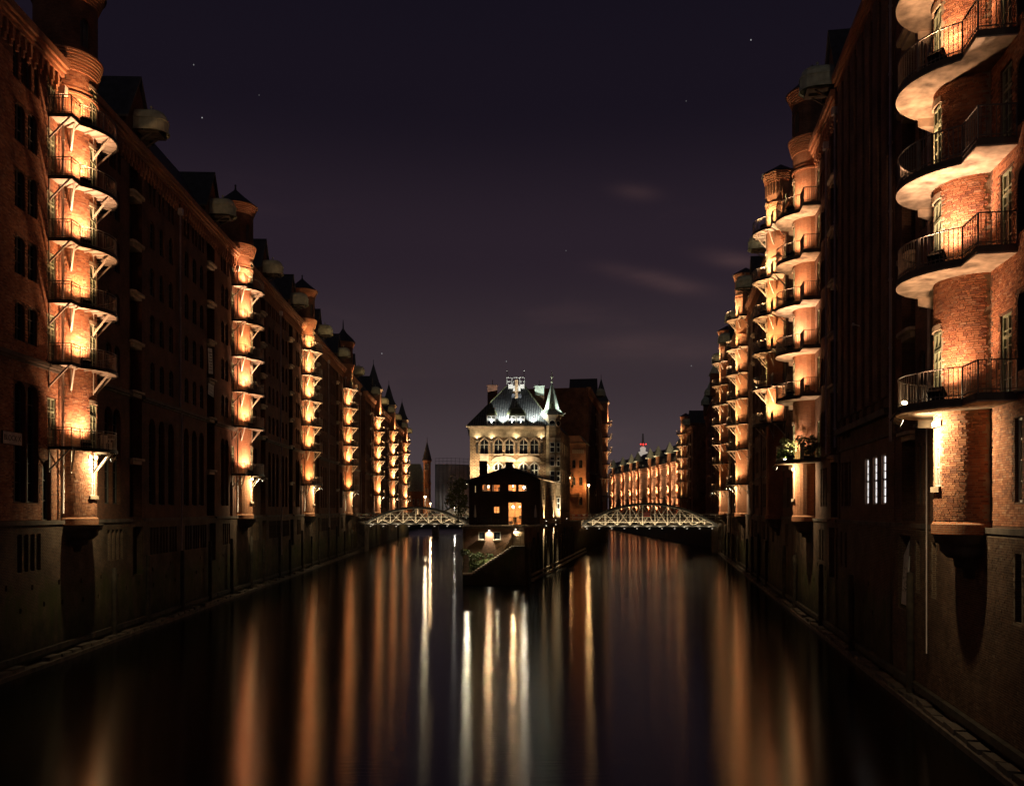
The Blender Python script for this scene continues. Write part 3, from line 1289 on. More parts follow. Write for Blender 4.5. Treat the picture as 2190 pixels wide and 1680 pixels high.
    if which == 'second right':
        pipe(-10.4, .2, 12.6, eave - 1.5)
        pipe(-7.2, .2, 12.4, eave - 2.5)
    if not turret:
        return root, M
    # --- turret
    th0 = math.asin(min(1, -tc / r)) if tc < 0 else 0.0
    ZT = eave + .6 if crown is None else tower_top
    PT = lambda u, z, d: (f * (r - d) * math.cos(u / r), tc + (r - d) * math.sin(u / r), z)
    tops = []
    uw = r * math.pi / 2
    for lv in levels:
        tops.append((uw - .47, uw + .47, lv + .02, lv + 2.72, .16, .0, False))
    if levels[0] < 13:
        tops.append((uw - .40, uw + .40, 9.35, 11.55, .2, .0 if f > 0 else .3, False))
    geo = geo_brick is not None
    step = .28 if turret == 'round' else 1.15
    tm = MB()
    wall_open(tm, PT, r * th0, r * (math.pi - th0), 8.1, ZT, tops, step=step)
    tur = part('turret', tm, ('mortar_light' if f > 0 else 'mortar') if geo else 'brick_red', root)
    for k, o in enumerate(tops):
        base = k == len(levels)
        add_window(root, 0, tc + r - o[4] + .04, o[2], o[1] - o[0], o[3] - o[2], 2, 3 if base else 5,
                   'frame_white' if base else 'frame_green', 'glass_dusty', **({} if base else {'transom': .74}))
        if lod < 2:
            ln = MB()
            ln.lathe([(r + .00, o[3]), (r + .07, o[3]), (r + .07, o[3] + .22), (r + .00, o[3] + .22)], 0, tc, 6, math.pi / 2 - .36, math.pi / 2 + .36, f, smooth=False)
            part('lintel', ln, 'stone', root)
        if base:
            ln = MB()
            ln.lathe([(r, o[2] - .2), (r + .12, o[2] - .2), (r + .12, o[2]), (r - .15, o[2] + .04)], 0, tc, 6, math.pi / 2 - .33, math.pi / 2 + .33, f, smooth=False)
            part('sill', ln, 'stone', root)
    if geo:
        lst = turret_brick_list(r, tc, f, th0 + .02, math.pi - th0 - .02, 8.12, ZT - .6, tops, rnd)
        zc, tcam = geo_brick

        def nearness(q):
            th = math.atan2(q[1] - tc, f * q[0])
            return abs(q[2] - zc) / 2.4 + abs(th - tcam) * 1.1
        lst.sort(key=nearness)
        for x, y, z, a, L in lst[:300]:
            ob('brick', brick_unit(L), tur, (x, y, z), (0, 0, a))
        part('brick_course', join_bricks(lst[300:], None), 'brick_single', tur, kind='stuff')
    nl = 40 if turret == 'round' else 5
    rg = MB()
    a0, a1 = (th0, math.pi - th0)
    if crown is None:
        rings = [(eave - 1.55, .10), (eave - 1.25, .04)] + [(eave - .15 + .17 * k, .10 + .045 * k) for k in range(7)]
        for z, e in rings:
            rg = MB()
            rg.lathe([(r, z), (r + e, z), (r + e, z + .12), (r, z + .12)], 0, tc, nl, a0 - .3, a1 + .3, f, smooth=False)
            part('ring_moulding', rg, 'brick_red', root)
        dr = MB()
        rd = r + .06
        zd0, zd1 = eave + .5, tower_top
        dops = [(rd * R(120) - .3, rd * R(120) + .3, zd0 + .9, zd0 + 2.6, .2, .3, False), (rd * R(60) - .3, rd * R(60) + .3, zd0 + .9, zd0 + 2.6, .2, .3, False)]
        PD = lambda u, z, d: (f * (rd - d) * math.cos(u / rd), tc + (rd - d) * math.sin(u / rd), z)
        wall_open(dr, PD, 0, 2 * math.pi * rd, zd0, zd1, dops, step=.3)
        drum = part('drum', dr, dark, root)
        for dg in (120, 60):
            a = R(dg)
            w_ = add_window(root, f * (rd - .16) * math.cos(a), tc + (rd - .16) * math.sin(a), zd0 + .9, .6, 1.7, 2, 4, 'frame_dark', 'glass_dusty',
                            math.atan2(-f * math.cos(a), math.sin(a)))
        for k in range(6):
            rg = MB()
            z = zd1 - .75 + .17 * k
            e = .05 + .07 * k
            rg.lathe([(rd - .1, z), (rd + e, z), (rd + e, z + .13), (rd - .1, z + .13)], 0, tc, 40, 0, 2 * math.pi, f, smooth=False)
            part('ring_moulding', rg, 'brick_red', root)
        cn_ = MB()
        if which == 'fourth left':
            prof = [(rd + .55, zd1 + .2), (rd + .1, zd1 + .9), (rd * .7, zd1 + 1.5), (rd * .35, zd1 + 2.1), (.14, zd1 + 2.9), (.06, zd1 + 4.3), (0, zd1 + 4.6)]
        else:
            prof = [(rd + .5, zd1 + .18), (rd * .55, zd1 + 1.2), (.12, zd1 + 1.95), (.07, zd1 + 2.3), (.12, zd1 + 2.42), (0, zd1 + 2.55)]
        cn_.lathe(prof, 0, tc, 28, 0, 2 * math.pi, f)
        part('cone_roof', cn_, 'slate', root)
    elif crown == 'octagon':
        z = tower_top
        for k, (dz, e) in enumerate(((-8.4, .06), (-3.4, .08), (-3.0, .13), (-.9, .12), (-.7, .18), (-.5, .24), (-.3, .30), (-.1, .36))):
            rg = MB()
            rg.lathe([(r - .1, z + dz), (r + e, z + dz), (r + e, z + dz + .14), (r - .1, z + dz + .14)], 0, tc, 8, R(22.5), R(382.5), f, smooth=False)
            part('ring_moulding', rg, 'brick_red', root)
        dr = MB()
        dr.lathe([(r + .02, eave - 1), (r + .02, z)], 0, tc, 8, R(22.5), R(382.5), f, smooth=False)
        part('drum', dr, 'brick_red', root)
        ar = MB()
        for k in range(14):
            a = R(8 + k * 12.5)
            x, y = f * (r + .0) * math.cos(a), tc + (r + .0) * math.sin(a)
            ar.box(x - .06, x + .06, y - .06, y + .06, z - 2.1, z - 1.0)
        part('arcade', ar, 'brick_dark', root, kind='stuff')
        cn_ = MB()
        cn_.lathe([(r + .55, z + .04), (r * .5, z + .75), (0, z + 1.15)], 0, tc, 8, R(22.5), R(382.5), f, smooth=False)
        part('cone_roof', cn_, 'slate', root)
    elif crown == 'spire':
        z = tower_top
        sq = MB()
        sq.box(-1.7, 1.7, tc - 1.6, tc + 1.75, eave - 3.2, z)
        part('drum', sq, 'brick_red', root)
        for k, e in enumerate((.1, .22, .36)):
            rg = MB()
            rg.box(-1.7 - e, 1.7 + e, tc - 1.6 - e, tc + 1.75 + e, z - .5 + .2 * k, z - .32 + .2 * k)
            part('ring_moulding', rg, 'stone', root)
        cn_ = MB()
        q = [(-2.1, tc - 2.0), (2.1, tc - 2.0), (2.1, tc + 2.15), (-2.1, tc + 2.15)]
        m1 = [(-1.2, tc - 1.1), (1.2, tc - 1.1), (1.2, tc + 1.25), (-1.2, tc + 1.25)]
        for i in range(4):
            j = (i + 1) % 4
            cn_.poly([(*q[i], z + .08), (*q[j], z + .08), (*m1[j], z + 2.0), (*m1[i], z + 2.0)])
            cn_.poly([(*m1[i], z + 2.0), (*m1[j], z + 2.0), (0, tc, z + 6.4)])
        cn_.tube((0, tc, z + 6.2), (0, tc, z + 7.2), .06, 6)
        part('cone_roof', cn_, 'slate', root)
    # corbel foot
    cp = MB()
    nA = 40 if turret == 'round' else 6
    prof = [(r * .02, 5.95), (r * .30, 6.0), (r * .34, 6.35), (r * .52, 6.4), (r * .55, 6.7), (r * .70, 6.75), (r * .86, 7.0), (r * .88, 7.25), (r * .98, 7.3), (r * 1.02, 7.55), (r + .10, 7.62)]
    if levels[0] < 13 or True:
        cp.lathe(prof, 0, max(tc, -.15), nA, 0, math.pi, f, m=0)
        cp.lathe([(r + .10, 7.62), (r + .10, 7.98), (r - .02, 8.1)], 0, tc, nA, a0, a1, f, m=1, smooth=False)
    part('corbel', cp, ['stone_dark', 'brick_red'], root)
    # --- balconies with their floodlights
    key = (f, r, tc, rb, near, tp, steel)
    sl, rl, rim, struts = balcony_meshes(key, f, r, tc, rb, near, tp, steel)
    grp = 'floodlights on the balconies of the canal turrets'
    for k, lv in enumerate(levels):
        bo = ob('balcony', sl, root, (0, 0, lv))
        ob('railing', rl, bo)
        if rim:
            ob('rim_beam', rim, bo)
        for sm_ in struts:
            ob('strut', sm_, bo)
        a = R(lamp_at if k not in lamp_off else 62)
        rr = rb - .24
        floodlight(M, (f * rr * math.cos(a), tc + rr * math.sin(a), lv + .005), math.atan2(f * math.cos(a), -math.sin(a)),
                   f'black floodlight on the {ORD[k]} balcony of the {which} turret',
                   grp, light_up[rnd.randrange(len(light_up)) if k not in lamp_off else 4])
    if light_dn is not None:
        a = R(95)
        bracket_lamp(M, (f * (rb + .12) * math.cos(a), tc + (rb + .12) * math.sin(a), levels[0] - .75), math.atan2(-f * math.cos(a), math.sin(a)),
                     f'bracket lamp shining down under the lowest balcony of the {which} turret', 'bracket lamps under the lowest balconies', light_dn)
    return root, M


UP_L = spots('flood_left', 2000, (1.0, .55, .31), 122, 1.0, .12)
UP_R = spots('flood_right', 1500, (1.0, .60, .39), 126, 1.0, .12)
UP_F = spots('flood_far', 2500, (1.0, .59, .30), 134, 1.0, .12)
UP_V = spots('flood_distant', 4000, (1.0, .63, .32), 140, 1.0, .15)
DN = spot('bracket_beam', 1500, (1.0, .76, .44), 140, .8, .08)
DN_L = spot('bracket_beam_left', 1250, (1.0, .80, .46), 150, .8, .08)
DN_F = spot('bracket_beam_far', 1900, (1.0, .76, .44), 140, .8, .08)

CL = [5.0, 6.35, 12.9, 14.9, 17.0]
COLS_L = sorted([-c for c in CL] + CL)
left_names = ['nearest left', 'second left', 'third left', 'fourth left', 'fifth left', 'sixth left', 'farthest left']
left_lab = ['nearest brick warehouse on the left bank, round lit turret with six steel balconies',
            'brick warehouse with the second lit turret from the left and pale hoist hoods',
            'brick warehouse with the third lit turret on the left bank, low cone cap',
            'red brick warehouse whose round turret ends in a pointed dark cap with a spike',
            'brick warehouse with dark spired square tower, nearest of the far three on the left',
            'brick warehouse with dark spired square tower, middle of the far three on the left',
            'brick warehouse with the last lit turret on the left bank']
YL = [53.3, 91, 126, 165, 214, 252, 297]
SPAN = [(-25, 18.9), (-18.8, 18.3), (-16.7, 18.9), (-20.1, 20), (-20, 19), (-19, 20), (-20, 22)]
for i in range(7):
    y = YL[i]
    s0, s1 = SPAN[i]
    far = i >= 4
    bays = [b for b in (-10.2, 9.7) if s0 + 2 < b < s1 - 2]
    if i == 0:
        bays = [-10.2, 9.7]
    cl = [c for c in COLS_L if s0 + 1 < c < s1 - 1]
    if i == 0:
        cl += [-19.5, -22]
    warehouse(left_lab[i], (xL(y), y), PHI_L, -1, s0, s1, 'red', left_names[i], bays=bays, cols=cl,
              geo_brick=(18.6, R(115)) if i == 0 else None, wall_bricks=(-8.6, -1.75, 8.0, 32.2) if i == 0 else None, lod=0 if i < 2 else (1 if i < 4 else 2),
              mansard=[(max(s0, -40), -12.6), (12.4, s1)] if i else [(12.4, s1)],
              lamp_off=(5,) if i == 3 else (), light_up=UP_V if far else (UP_F if i >= 2 else UP_L), light_dn=DN_F if far else DN_L,
              crown='spire' if far else None, tower_top=39.3 if not far else 37.5 + .5 * (i - 4), lamp_at=132 if not far else 115)

LEV_R = [12.35, 17.15, 20.65, 24.2, 27.65, 31.1]
COLS_R1 = [-10.5, -4.35, 4.6, 7.0]
FLAB = ['nearest brown brick warehouse on the right, round turret with curved concrete balconies',
        'brick warehouse with the second right turret, potted plants on its lowest balcony',
        'brick warehouse with an octagonal crowned tower half hidden behind the second right turret',
        'brick warehouse with the fourth turret on the right bank, octagonal crown and slim steel balconies',
        'brick warehouse with the last lit turret before the right bridge']
kwR = dict(r=1.42, tc=0.0, rb=2.7, near=-3.88, tp=1.24, eave=36.0, tall_ground=False)
warehouse(FLAB[0], (xR(32.6), 32.6), PHI_R, 1, -15, 11.6, 'brown', 'nearest right', levels=LEV_R, bays=[9.2], cols=COLS_R1, steel=False,
          geo_brick=(14.5, R(140)), wall_bricks=(-6.2, -1.45, 8.0, 33.8), lamp_off=(2,), light_up=UP_R, light_dn=DN, tower_top=40.4, mansard=[(-15, -4), (4, 11.6)], **kwR)
# blind ribbed wall between the first two turrets
pl_root, pl_M = warehouse('dark brown ribbed warehouse wall with three white lit windows low down', (xR(51.0), 51.0), PHI_R, 1, -6.85, 6.9, 'brown', 'ribbed',
                          bays=[], cols=[4.2, 5.6], turret=None, eave=36.6, tall_ground=False, mansard=[(-6.85, 6.9)],
                          ribs=(-6.6, 6.8, 14.2, 1.92), skip_rows=tuple(LEV),
                          lit=[(-4.7, .95, 8.8, 11.4), (-2.75, .95, 8.8, 11.4), (-.8, .95, 8.8, 11.4)], r=0)
warehouse(FLAB[1], (xR(68.7), 68.7), PHI_R, 1, -10.6, 9.2, 'brown', 'second right', levels=LEV_R, bays=[-9.0], cols=[-5.6, -4.5, 4.8, 7.0], steel=False,
          light_up=UP_R, light_dn=DN, tower_top=40.4, mansard=[], **kwR)
kwR2 = dict(kwR)
kwR2.update(steel=True, crown='octagon', turret='octagon')
LEV_X = [16.85, 20.35, 23.85, 27.35, 30.85, 35.6]
LEV_Y = LEV + [35.0]
warehouse(FLAB[2], (xR(87), 87), PHI_R, 1, -8.9, 17, 'brown', 'third right', levels=LEV_X, bays=[9.5], cols=[-5.4, 5, 13, 15], lamp_off=(1,),
          light_up=UP_F, light_dn=None, tower_top=41.2, lod=1, mansard=[(11.5, 17)], **kwR2)
warehouse(FLAB[3], (xR(124), 124), PHI_R, 1, -19.6, 17.5, 'brown', 'fourth right', levels=LEV_Y, bays=[-11, 9.5], cols=[-16, -14, -6, 5.5, 13, 15.5],
          light_up=UP_F, light_dn=DN_F, tower_top=41.2, lod=1, mansard=[(-19.6, -13), (12, 17.5)], lamp_at=110, **kwR2)
warehouse(FLAB[4], (xR(160), 160), PHI_R, 1, -18.1, 16, 'brown', 'last right', levels=LEV_Y, bays=[-10, 9.5], cols=[-15, -6, 5.5, 13],
          light_up=UP_F, light_dn=DN_F, tower_top=40.6, lod=2, mansard=[(-18.1, -12), (12, 16)], lamp_at=90, **kwR2)
# ------------------------------------------------------------------ the island between the two canals
def iR(y):
    return 1.43 + .1707 * (y - 100.8)


def iL(y):
    return -5.58 - .0411 * (y - 100.8)


ER = Vector((.1683, .9857, 0))          # along the island's right side, away from the viewer
NR = Vector((.9857, -.1683, 0))         # out of the right side

iq = MB()
PR = lambda u, z, d: tuple(Vector((iR(100.8), 100.8, z)) + ER * u - NR * d)
PLf = lambda u, z, d: tuple(Vector((iL(100.8), 100.8, z)) + Vector((-.0411, .999, 0)) * u + Vector((.999, .0411, 0)) * d)
wall_open(iq, PR, 0, 98, -1.6, 6.45, [(s, s + .22, 3.1, 3.38, .3) for s in (8, 15, 23, 31, 40, 48)])
wall_open(iq, PLf, 0, 98, -1.6, 6.45, [])
part('island_quay', iq, 'brick_quay', kind='structure')
ip = MB()
ip.poly([(iL(104.5), 104.5, 6.44), (iR(104.5), 104.5, 6.44), (iR(198), 198, 6.44), (iL(198), 198, 6.44)])
part('island_pavement', ip, 'stone_dark', kind='structure')
cpg = MB()
for k in range(28):
    a, c = PR(k * 3.5, 6.42, -.08), PR(k * 3.5 + 3.47, 6.42, -.08)
    cpg.bar((a[0], a[1], 6.56), (c[0], c[1], 6.56), .5, .22)
part('coping', cpg, 'stone_dark', kind='structure')

# ---- quay stairs at the island's tip
st_root = thing('quay_stairs', 'stone stairs climbing from the water to the terrace at the island tip', 'stairs', (0, 100.8, 0))
ms = MB()
x0, x1, za, zb = -4.5, .2, 1.3, 4.4
ms.poly([(-5.58, 0, -1.6), (1.43, 0, -1.6), (1.43, 0, 4.38), (x1, 0, 4.38), (x0, 0, za - .05), (-5.58, 0, za - .05)])
ms.poly([(-5.58, 1.4, -1.6), (1.43, 1.4, -1.6), (1.43, 1.4, 4.38), (x1, 1.4, 4.38), (x0, 1.4, za - .05), (-5.58, 1.4, za - .05)])
ms.poly([(x1, 0, 4.38), (1.6, 0, 4.38), (1.6, 1.4, 4.38), (x1, 1.4, 4.38)])
ms.poly([(-5.58, 0, -1.6), (-5.58, 1.4, -1.6), (-5.58, 1.4, za - .05), (-5.58, 0, za - .05)])
part('stair_wall', ms, 'brick_quay', st_root)
nst = 17
for k in range(nst):
    b_ = MB()
    w = (x1 - x0) / nst
    h = (zb - za) / nst
    b_.box(0, w + .06, -.05, 1.42, -h * 1.0, 0)
    part('step', b_, 'stone', st_root, (x0 + k * w, 0, za + (k + 1) * h))
lp = MB()
lp.box(-5.62, x0 + .02, -.08, 1.42, za - .16, za + .01)
part('landing', lp, 'stone', st_root)
for k in range(11):
    b_ = MB()
    b_.box(x1, 1.55, 0, .30, -.2, 0)
    part('step', b_, 'stone', st_root, (0, 1.4 + .27 * k, 4.4 + .2 * (k + 1)))
hr = MB()
for k in range(0, 17, 4):
    w = (x1 - x0) / nst
    x = x0 + (k + .5) * w
    z = za + (k + 1) * (zb - za) / nst
    hr.bar((x, .06, z), (x, .06, z + .95), .03)
hr.bar((x0 + .1, .06, za + 1.1), (x1, .06, zb + .95), .035)
hr.bar((x1 + .1, 1.5, 4.5), (x1 + .1, 1.5, 5.5), .04)
hr.bar((1.45, 1.5, 4.5), (1.45, 1.5, 5.5), .04)
hr.bar((1.45, 1.5, 5.5), (1.45, 4.3, 7.6), .04)
hr.bar((.95, 1.45, 4.5), (.95, 1.45, 5.6), .035)
part('handrail', hr, 'steel_dark', st_root)

# planted bank behind the stairs
bk = MB()
nx, ny = 24, 6
rnd = random.Random(3)
G = {}
for i in range(nx + 1):
    for j in range(ny + 1):
        x = -5.7 + 5.9 * i / nx
        tt = j / ny
        zf = max(za - .15, za - .12 + (x - x0) * (zb - za) / (x1 - x0))
        zbk = min(3.3, 2.2 + .2 * (x + 5.6)) if x < .1 else 4.3
        G[i, j] = (x, 102.2 + 2.35 * tt, zf * (1 - tt) + max(zf, zbk) * tt + rnd.uniform(-.06, .06))
for i in range(nx):
    for j in range(ny):
        bk.poly([G[i, j], G[i + 1, j], G[i + 1, j + 1], G[i, j + 1]])
part('grass_bank', bk, 'grass_green', kind='structure')

# terrace wall under the cafe terrace
tw = thing('terrace_wall', 'brick wall under the island terrace with two small windows and a lamp between them', 'wall', (0, 104.5, 0))
tb = MB()
PF = lambda u, z, d: (u, d, z)
tops = [(-3.95, -3.17, 5.0, 5.95, .18), (-2.17, -1.33, 5.0, 5.95, .18)]
wall_open(tb, PF, -5.8, .2, 0, 6.3, tops)
tb.poly([(.2, 0, 0), (.2, 4, 0), (.2, 4, 6.3), (.2, 0, 6.3)])
part('wall', tb, 'brick_brown', tw)
for o in tops:
    add_window(tw, (o[0] + o[1]) / 2, o[4] - .05, o[2], o[1] - o[0], o[3] - o[2], 1, 1, 'frame_white', 'glass_dark', math.pi)
    sb = MB()
    sb.box(o[0] - .06, o[1] + .06, -.14, .0, o[2] - .1, o[2])
    part('sill', sb, 'stone', tw)
tcs = MB()
tcs.box(-5.9, 1.9, -.35, 9, 6.3, 6.62)
part('terrace_slab', tcs, 'stone_dark', tw)
trl = MB()
x = -5.8
while x < 1.6:
    trl.box(x - .012, x + .012, -.3, -.276, 6.62, 7.6)
    x += .32
trl.bar((-5.85, -.29, 7.6), (1.3, -.29, 7.6), .05)
trl.bar((-5.85, -.29, 7.1), (1.3, -.29, 7.1), .03)
part('railing', trl, 'steel_dark', tw)


def wall_lamp(loc, label, energy, color, down=True, r=.07, rot=0, group=None):
    o = thing('wall_lamp', label, 'lamp', loc, rot, group)
    b_ = MB()
    b_.box(-.06, .06, -.02, .06, -.06, .06)
    b_.bar((0, 0, 0), (0, -.2, .02), .03)
    b_.tube((0, -.2, -.02), (0, -.2, .1), .09, 8)
    part('lamp_shade', b_, 'steel_dark', o)
    g_ = MB()
    g_.lathe([(0, -.09), (.06, -.07), (.08, -.03), (.07, 0)], 0, -.2, 10)
    part('bulb', g_, 'bulb_white', o)
    add_light(energy, o, (0, -.2, -.14), (0, .05, -1) if down else (0, 0, 1))
    return o


wall_lamp((-2.67, 104.45, 6.12), 'small lamp glowing on the brick wall between the two windows under the terrace',
          spot('terrace_lamp', 800, (1, .86, .6), 160, .8, .06), None)
wall_lamp((.42, 103.6, 6.3), 'lamp beside the upper flight of the quay stairs', spot('stair_lamp', 500, (1, .84, .5), 150, .8, .05), None, rot=math.pi)

# ---- low gabled house
lh = thing('gabled_house', 'low dark gabled house on the island with lit windows and a terrace in front', 'house', (0, 113.4, 0))
fr = MB()
zl, zr_, zap, xap = 12.1, 12.45, 13.9, -.3
xl, xr_ = -5.5, 3.58
UPW = [(-3.82, -2.77), (-2.58, -1.53), (-.49, .56), (.80, 1.90)]
fops = [(a, c, 10.85, 11.75, .16) for a, c in UPW] + [(-2.34, -1.58, 8.08, 8.95, .16), (-.49, 1.25, 6.62, 9.5, .16), (-4.75, -4.6, 10.7, 11.6, .16)]
wall_open(fr, PF, xl, xr_, 6.4, 12.1, fops)
fr.poly([(xl, 0, 12.1), (xr_, 0, 12.1), (xr_, 0, zr_), (xap, 0, zap), (xl, 0, zl + .01)])
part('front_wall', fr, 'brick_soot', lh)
LS = 16.7
E2 = Vector((ER.x, ER.y, 0))
PS = lambda u, z, d: tuple(Vector((xr_, 0, z)) + ER * u - NR * d)
sops = []
for s in (3.65, 14.2):
    for q in (-.55, .55):
        sops.append((s + q - .28, s + q + .28, 9.9, 11.6, .25, .2, False))
        sops.append((s + q - .28, s + q + .28, 7.4, 9.1, .25, .2, False))
for s in (8.8, 10.0):
    sops.append((s - .3, s + .3, 7.4, 9.3, .25, .2, False))
    sops.append((s - .3, s + .3, 9.9, 11.6, .25, .2, False))
sd = MB()
wall_open(sd, PS, 0, LS, 6.4, zr_, sops)
PS2 = lambda u, z, d: tuple(Vector((xl, 0, z)) + Vector((-.0411, .999, 0)) * u)
wall_open(sd, PS2, 0, LS, 6.4, zl, [])
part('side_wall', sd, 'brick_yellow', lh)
angR = math.atan2(ER.y, ER.x)
for o in sops:
    p = PS((o[0] + o[1]) / 2, o[2], o[4] - .05)
    add_window(lh, p[0], p[1], o[2], o[1] - o[0], o[3] - o[2], 2, 3, 'frame_white', 'glass_dark', math.atan2(-NR.x, NR.y))
for i, o in enumerate(fops):
    add_window(lh, (o[0] + o[1]) / 2, o[4] - .05, o[2], o[1] - o[0], o[3] - o[2], 2 if i != 6 else 1, 2 if i < 5 else 3, 'frame_dark' if i != 6 else 'frame_white', 'glass_clear' if i != 6 else 'lit_warm', math.pi, border=.06)
rfm = MB()
e0 = Vector((xr_, -.3, zr_)) + NR * .35
e1 = e0 + ER * (LS + .4)
w0 = Vector((xl - .35, -.3, zl - .05))
w1 = w0 + Vector((-.0411, .999, 0)) * (LS + .4)
a0, a1 = Vector((xap, -.3, zap)), Vector((xap + .9, LS, zap))
for up in (0.02, .2):
    u_ = Vector((0, 0, up))
    rfm.poly([e0 + u_, e1 + u_, a1 + u_, a0 + u_])
    rfm.poly([w0 + u_, w1 + u_, a1 + u_, a0 + u_])
for p, q in ((e0, a0), (a0, w0)):
    rfm.poly([p + Vector((0, 0, .02)), q + Vector((0, 0, .02)), q + Vector((0, 0, .2)), p + Vector((0, 0, .2))])
part('roof', rfm, 'slate', lh)
gt = MB()
gt.bar(e0 + Vector((0, .3, .06)), e1 + Vector((0, -.1, .06)), .18, .16)
part('gutter', gt, 'steel_cream', lh)
for x, y, w, zt in ((-3.75, 2.0, 1.0, 14.9), (-.35, 2.5, .95, 14.75)):
    c_ = MB()
    c_.box(x - w / 2, x + w / 2, y, y + .8, 12.4, zt)
    c_.box(x - w / 2 - .06, x + w / 2 + .06, y - .06, y + .86, zt - .2, zt - .08)
    part('chimney', c_, 'brick_soot', lh)
# rooms behind the lit windows
for nm, xa, xb, z0, z1 in (('room', -4.4, -1.0, 10.2, 12.0), ('room', -.8, 2.6, 10.2, 12.0), ('room', -3.0, 2.2, 6.66, 9.9)):
    rm = MB()
    rm.poly([(xa, 3.2, z0), (xb, 3.2, z0), (xb, 3.2, z1), (xa, 3.2, z1)])
    rm.poly([(xa, .2, z0), (xb, .2, z0), (xb, 3.2, z0), (xa, 3.2, z0)])
    rm.poly([(xa, .2, z1), (xb, .2, z1), (xb, 3.2, z1), (xa, 3.2, z1)])
    rm.poly([(xa, .2, z0), (xa, 3.2, z0), (xa, 3.2, z1), (xa, .2, z1)])
    rm.poly([(xb, .2, z0), (xb, 3.2, z0), (xb, 3.2, z1), (xb, .2, z1)])
    for k in range(6):       # shelves, pictures, cupboards against the back wall
        xx = xa + .3 + (xb - xa - .9) * k / 6 + rnd.uniform(0, .2)
        zz = z0 + rnd.choice((0, .2, .7))
        rm.box(xx, xx + rnd.uniform(.25, .5), 2.9, 3.15, zz, zz + rnd.uniform(.4, 1.0), m=1)
    part(nm, rm, ['interior_wall', 'wood_dark'], lh)


def hanging_lamp(loc, label, energy, color, r=.13, zt=.4):
    o = thing('hanging_lamp', label, 'lamp', loc)
    b_ = MB()
    b_.lathe([(0, -r), (r * .7, -r * .7), (r, 0), (r * .7, r * .7), (0, r)], 0, 0, 12)
    part('bulb', b_, 'bulb', o)
    c_ = MB()
    c_.tube((0, 0, r * .9), (0, 0, zt), .012, 5)
    part('cord', c_, 'black_paint', o)
    add_light(point('room_%d' % energy, energy, color, r), o, (0, .05, -r * 1.6))
    return o


hanging_lamp((-3.02, 114.1, 11.5), 'bright lamp hanging behind the upper left window pair of the gabled house', 480, (1, .62, .30))
hanging_lamp((.1, 114.9, 11.6), 'lamp inside the orange upper window right of the gable centre', 190, (1, .55, .25), .1)
hanging_lamp((1.55, 113.95, 11.4), 'white lamp filling the upper right window of the gabled house', 380, (1, .85, .6), .16, .5)
hanging_lamp((.15, 113.9, 8.9), 'glowing lamp behind the terrace door of the gabled house', 600, (1, .66, .32), .16, .9)
hanging_lamp((1.0, 114.4, 8.9), 'small lamp right of the glowing one behind the terrace door', 30, (1, .66, .32), .08, .9)
hanging_lamp((-1.9, 114.6, 9.2), 'lamp behind the small lower window of the gabled house', 160, (1, .8, .5), .08, .5)

# up-and-down lamps on the right wall
UPD = spot('wall_up', 2600, (1, .80, .47), 78, .9, .05)
for i, yy in enumerate((117.0, 127.4)):
    p = Vector((iR(yy), yy, 6.95)) + NR * .32
    w = ('nearer', 'farther')[i]
    for q, (dz, aim) in enumerate(((.0, 1), (-.42, -1))):
        o = thing('wall_spotlight', f'{w} {"upward" if q == 0 else "downward"} spotlight on the right wall of the island house', 'spotlight', (p.x, p.y, p.z + dz), 0, 'spotlights on the island house')
        b_ = MB()
        b_.tube((0, 0, -.09), (0, 0, .09), .07, 10)
        b_.bar((0, 0, 0), tuple(-NR * .3), .03)
        part('housing', b_, 'steel_dark', o)
        l_ = MB()
        l_.tube((0, 0, aim * .1), (0, 0, aim * .115), .06, 10)
        part('lens', l_, 'lens_white', o)
        add_light(UPD, o, (0, 0, aim * .14), (-.12 * NR.x, -.12 * NR.y, aim))

# ---- the moated brick house with the corner turret
ws = thing('turreted_house', 'floodlit pale brick house with slate roof and green copper corner spire on the island', 'house', (0, 130, 0))
WC = [-4.07, -2.0, -.39, 1.69, 3.28]
wops = []
for c in WC:
    wops.append((c - .61, c + .61, 16.7, 18.9, .22, .75, True))
    wops.append((c - .58, c + .58, 12.7, 15.3, .22, .6, True))
fw = MB()
wall_open(fw, PF, -6.16, 4.9, 6.4, 19.15, wops)
PSW = lambda u, z, d: tuple(Vector((6.9, 1.6, z)) + ER * u - NR * d)
swo = []
for s in (3.0, 5.5, 8.0, 10.5, 13.0):
    for z in (8.2, 12.6, 16.7):
        swo.append((s - .5, s + .5, z, z + 2.3, .22, .5, True))
wall_open(fw, PSW, 0, 16, 6.4, 20.5, swo)
PSL = lambda u, z, d: tuple(Vector((-6.16, 0, z)) + Vector((-.0411, .999, 0)) * u)
wall_open(fw, PSL, 0, 17, 6.4, 20.5, [])
fw.poly([PSL(17, 6.4, 0), PSW(16, 6.4, 0), PSW(16, 20.5, 0), PSL(17, 20.5, 0)])
fw.poly([(4.9, 0, 6.4), (6.9, 1.6, 6.4), (6.9, 1.6, 20.5), (4.9, 0, 20.5)])
part('wall', fw, 'brick_yellow', ws)
fz = MB()
fz.box(-6.2, 4.9, -.06, .2, 19.15, 20.35)
part('frieze', fz, 'plaster_rough', ws)
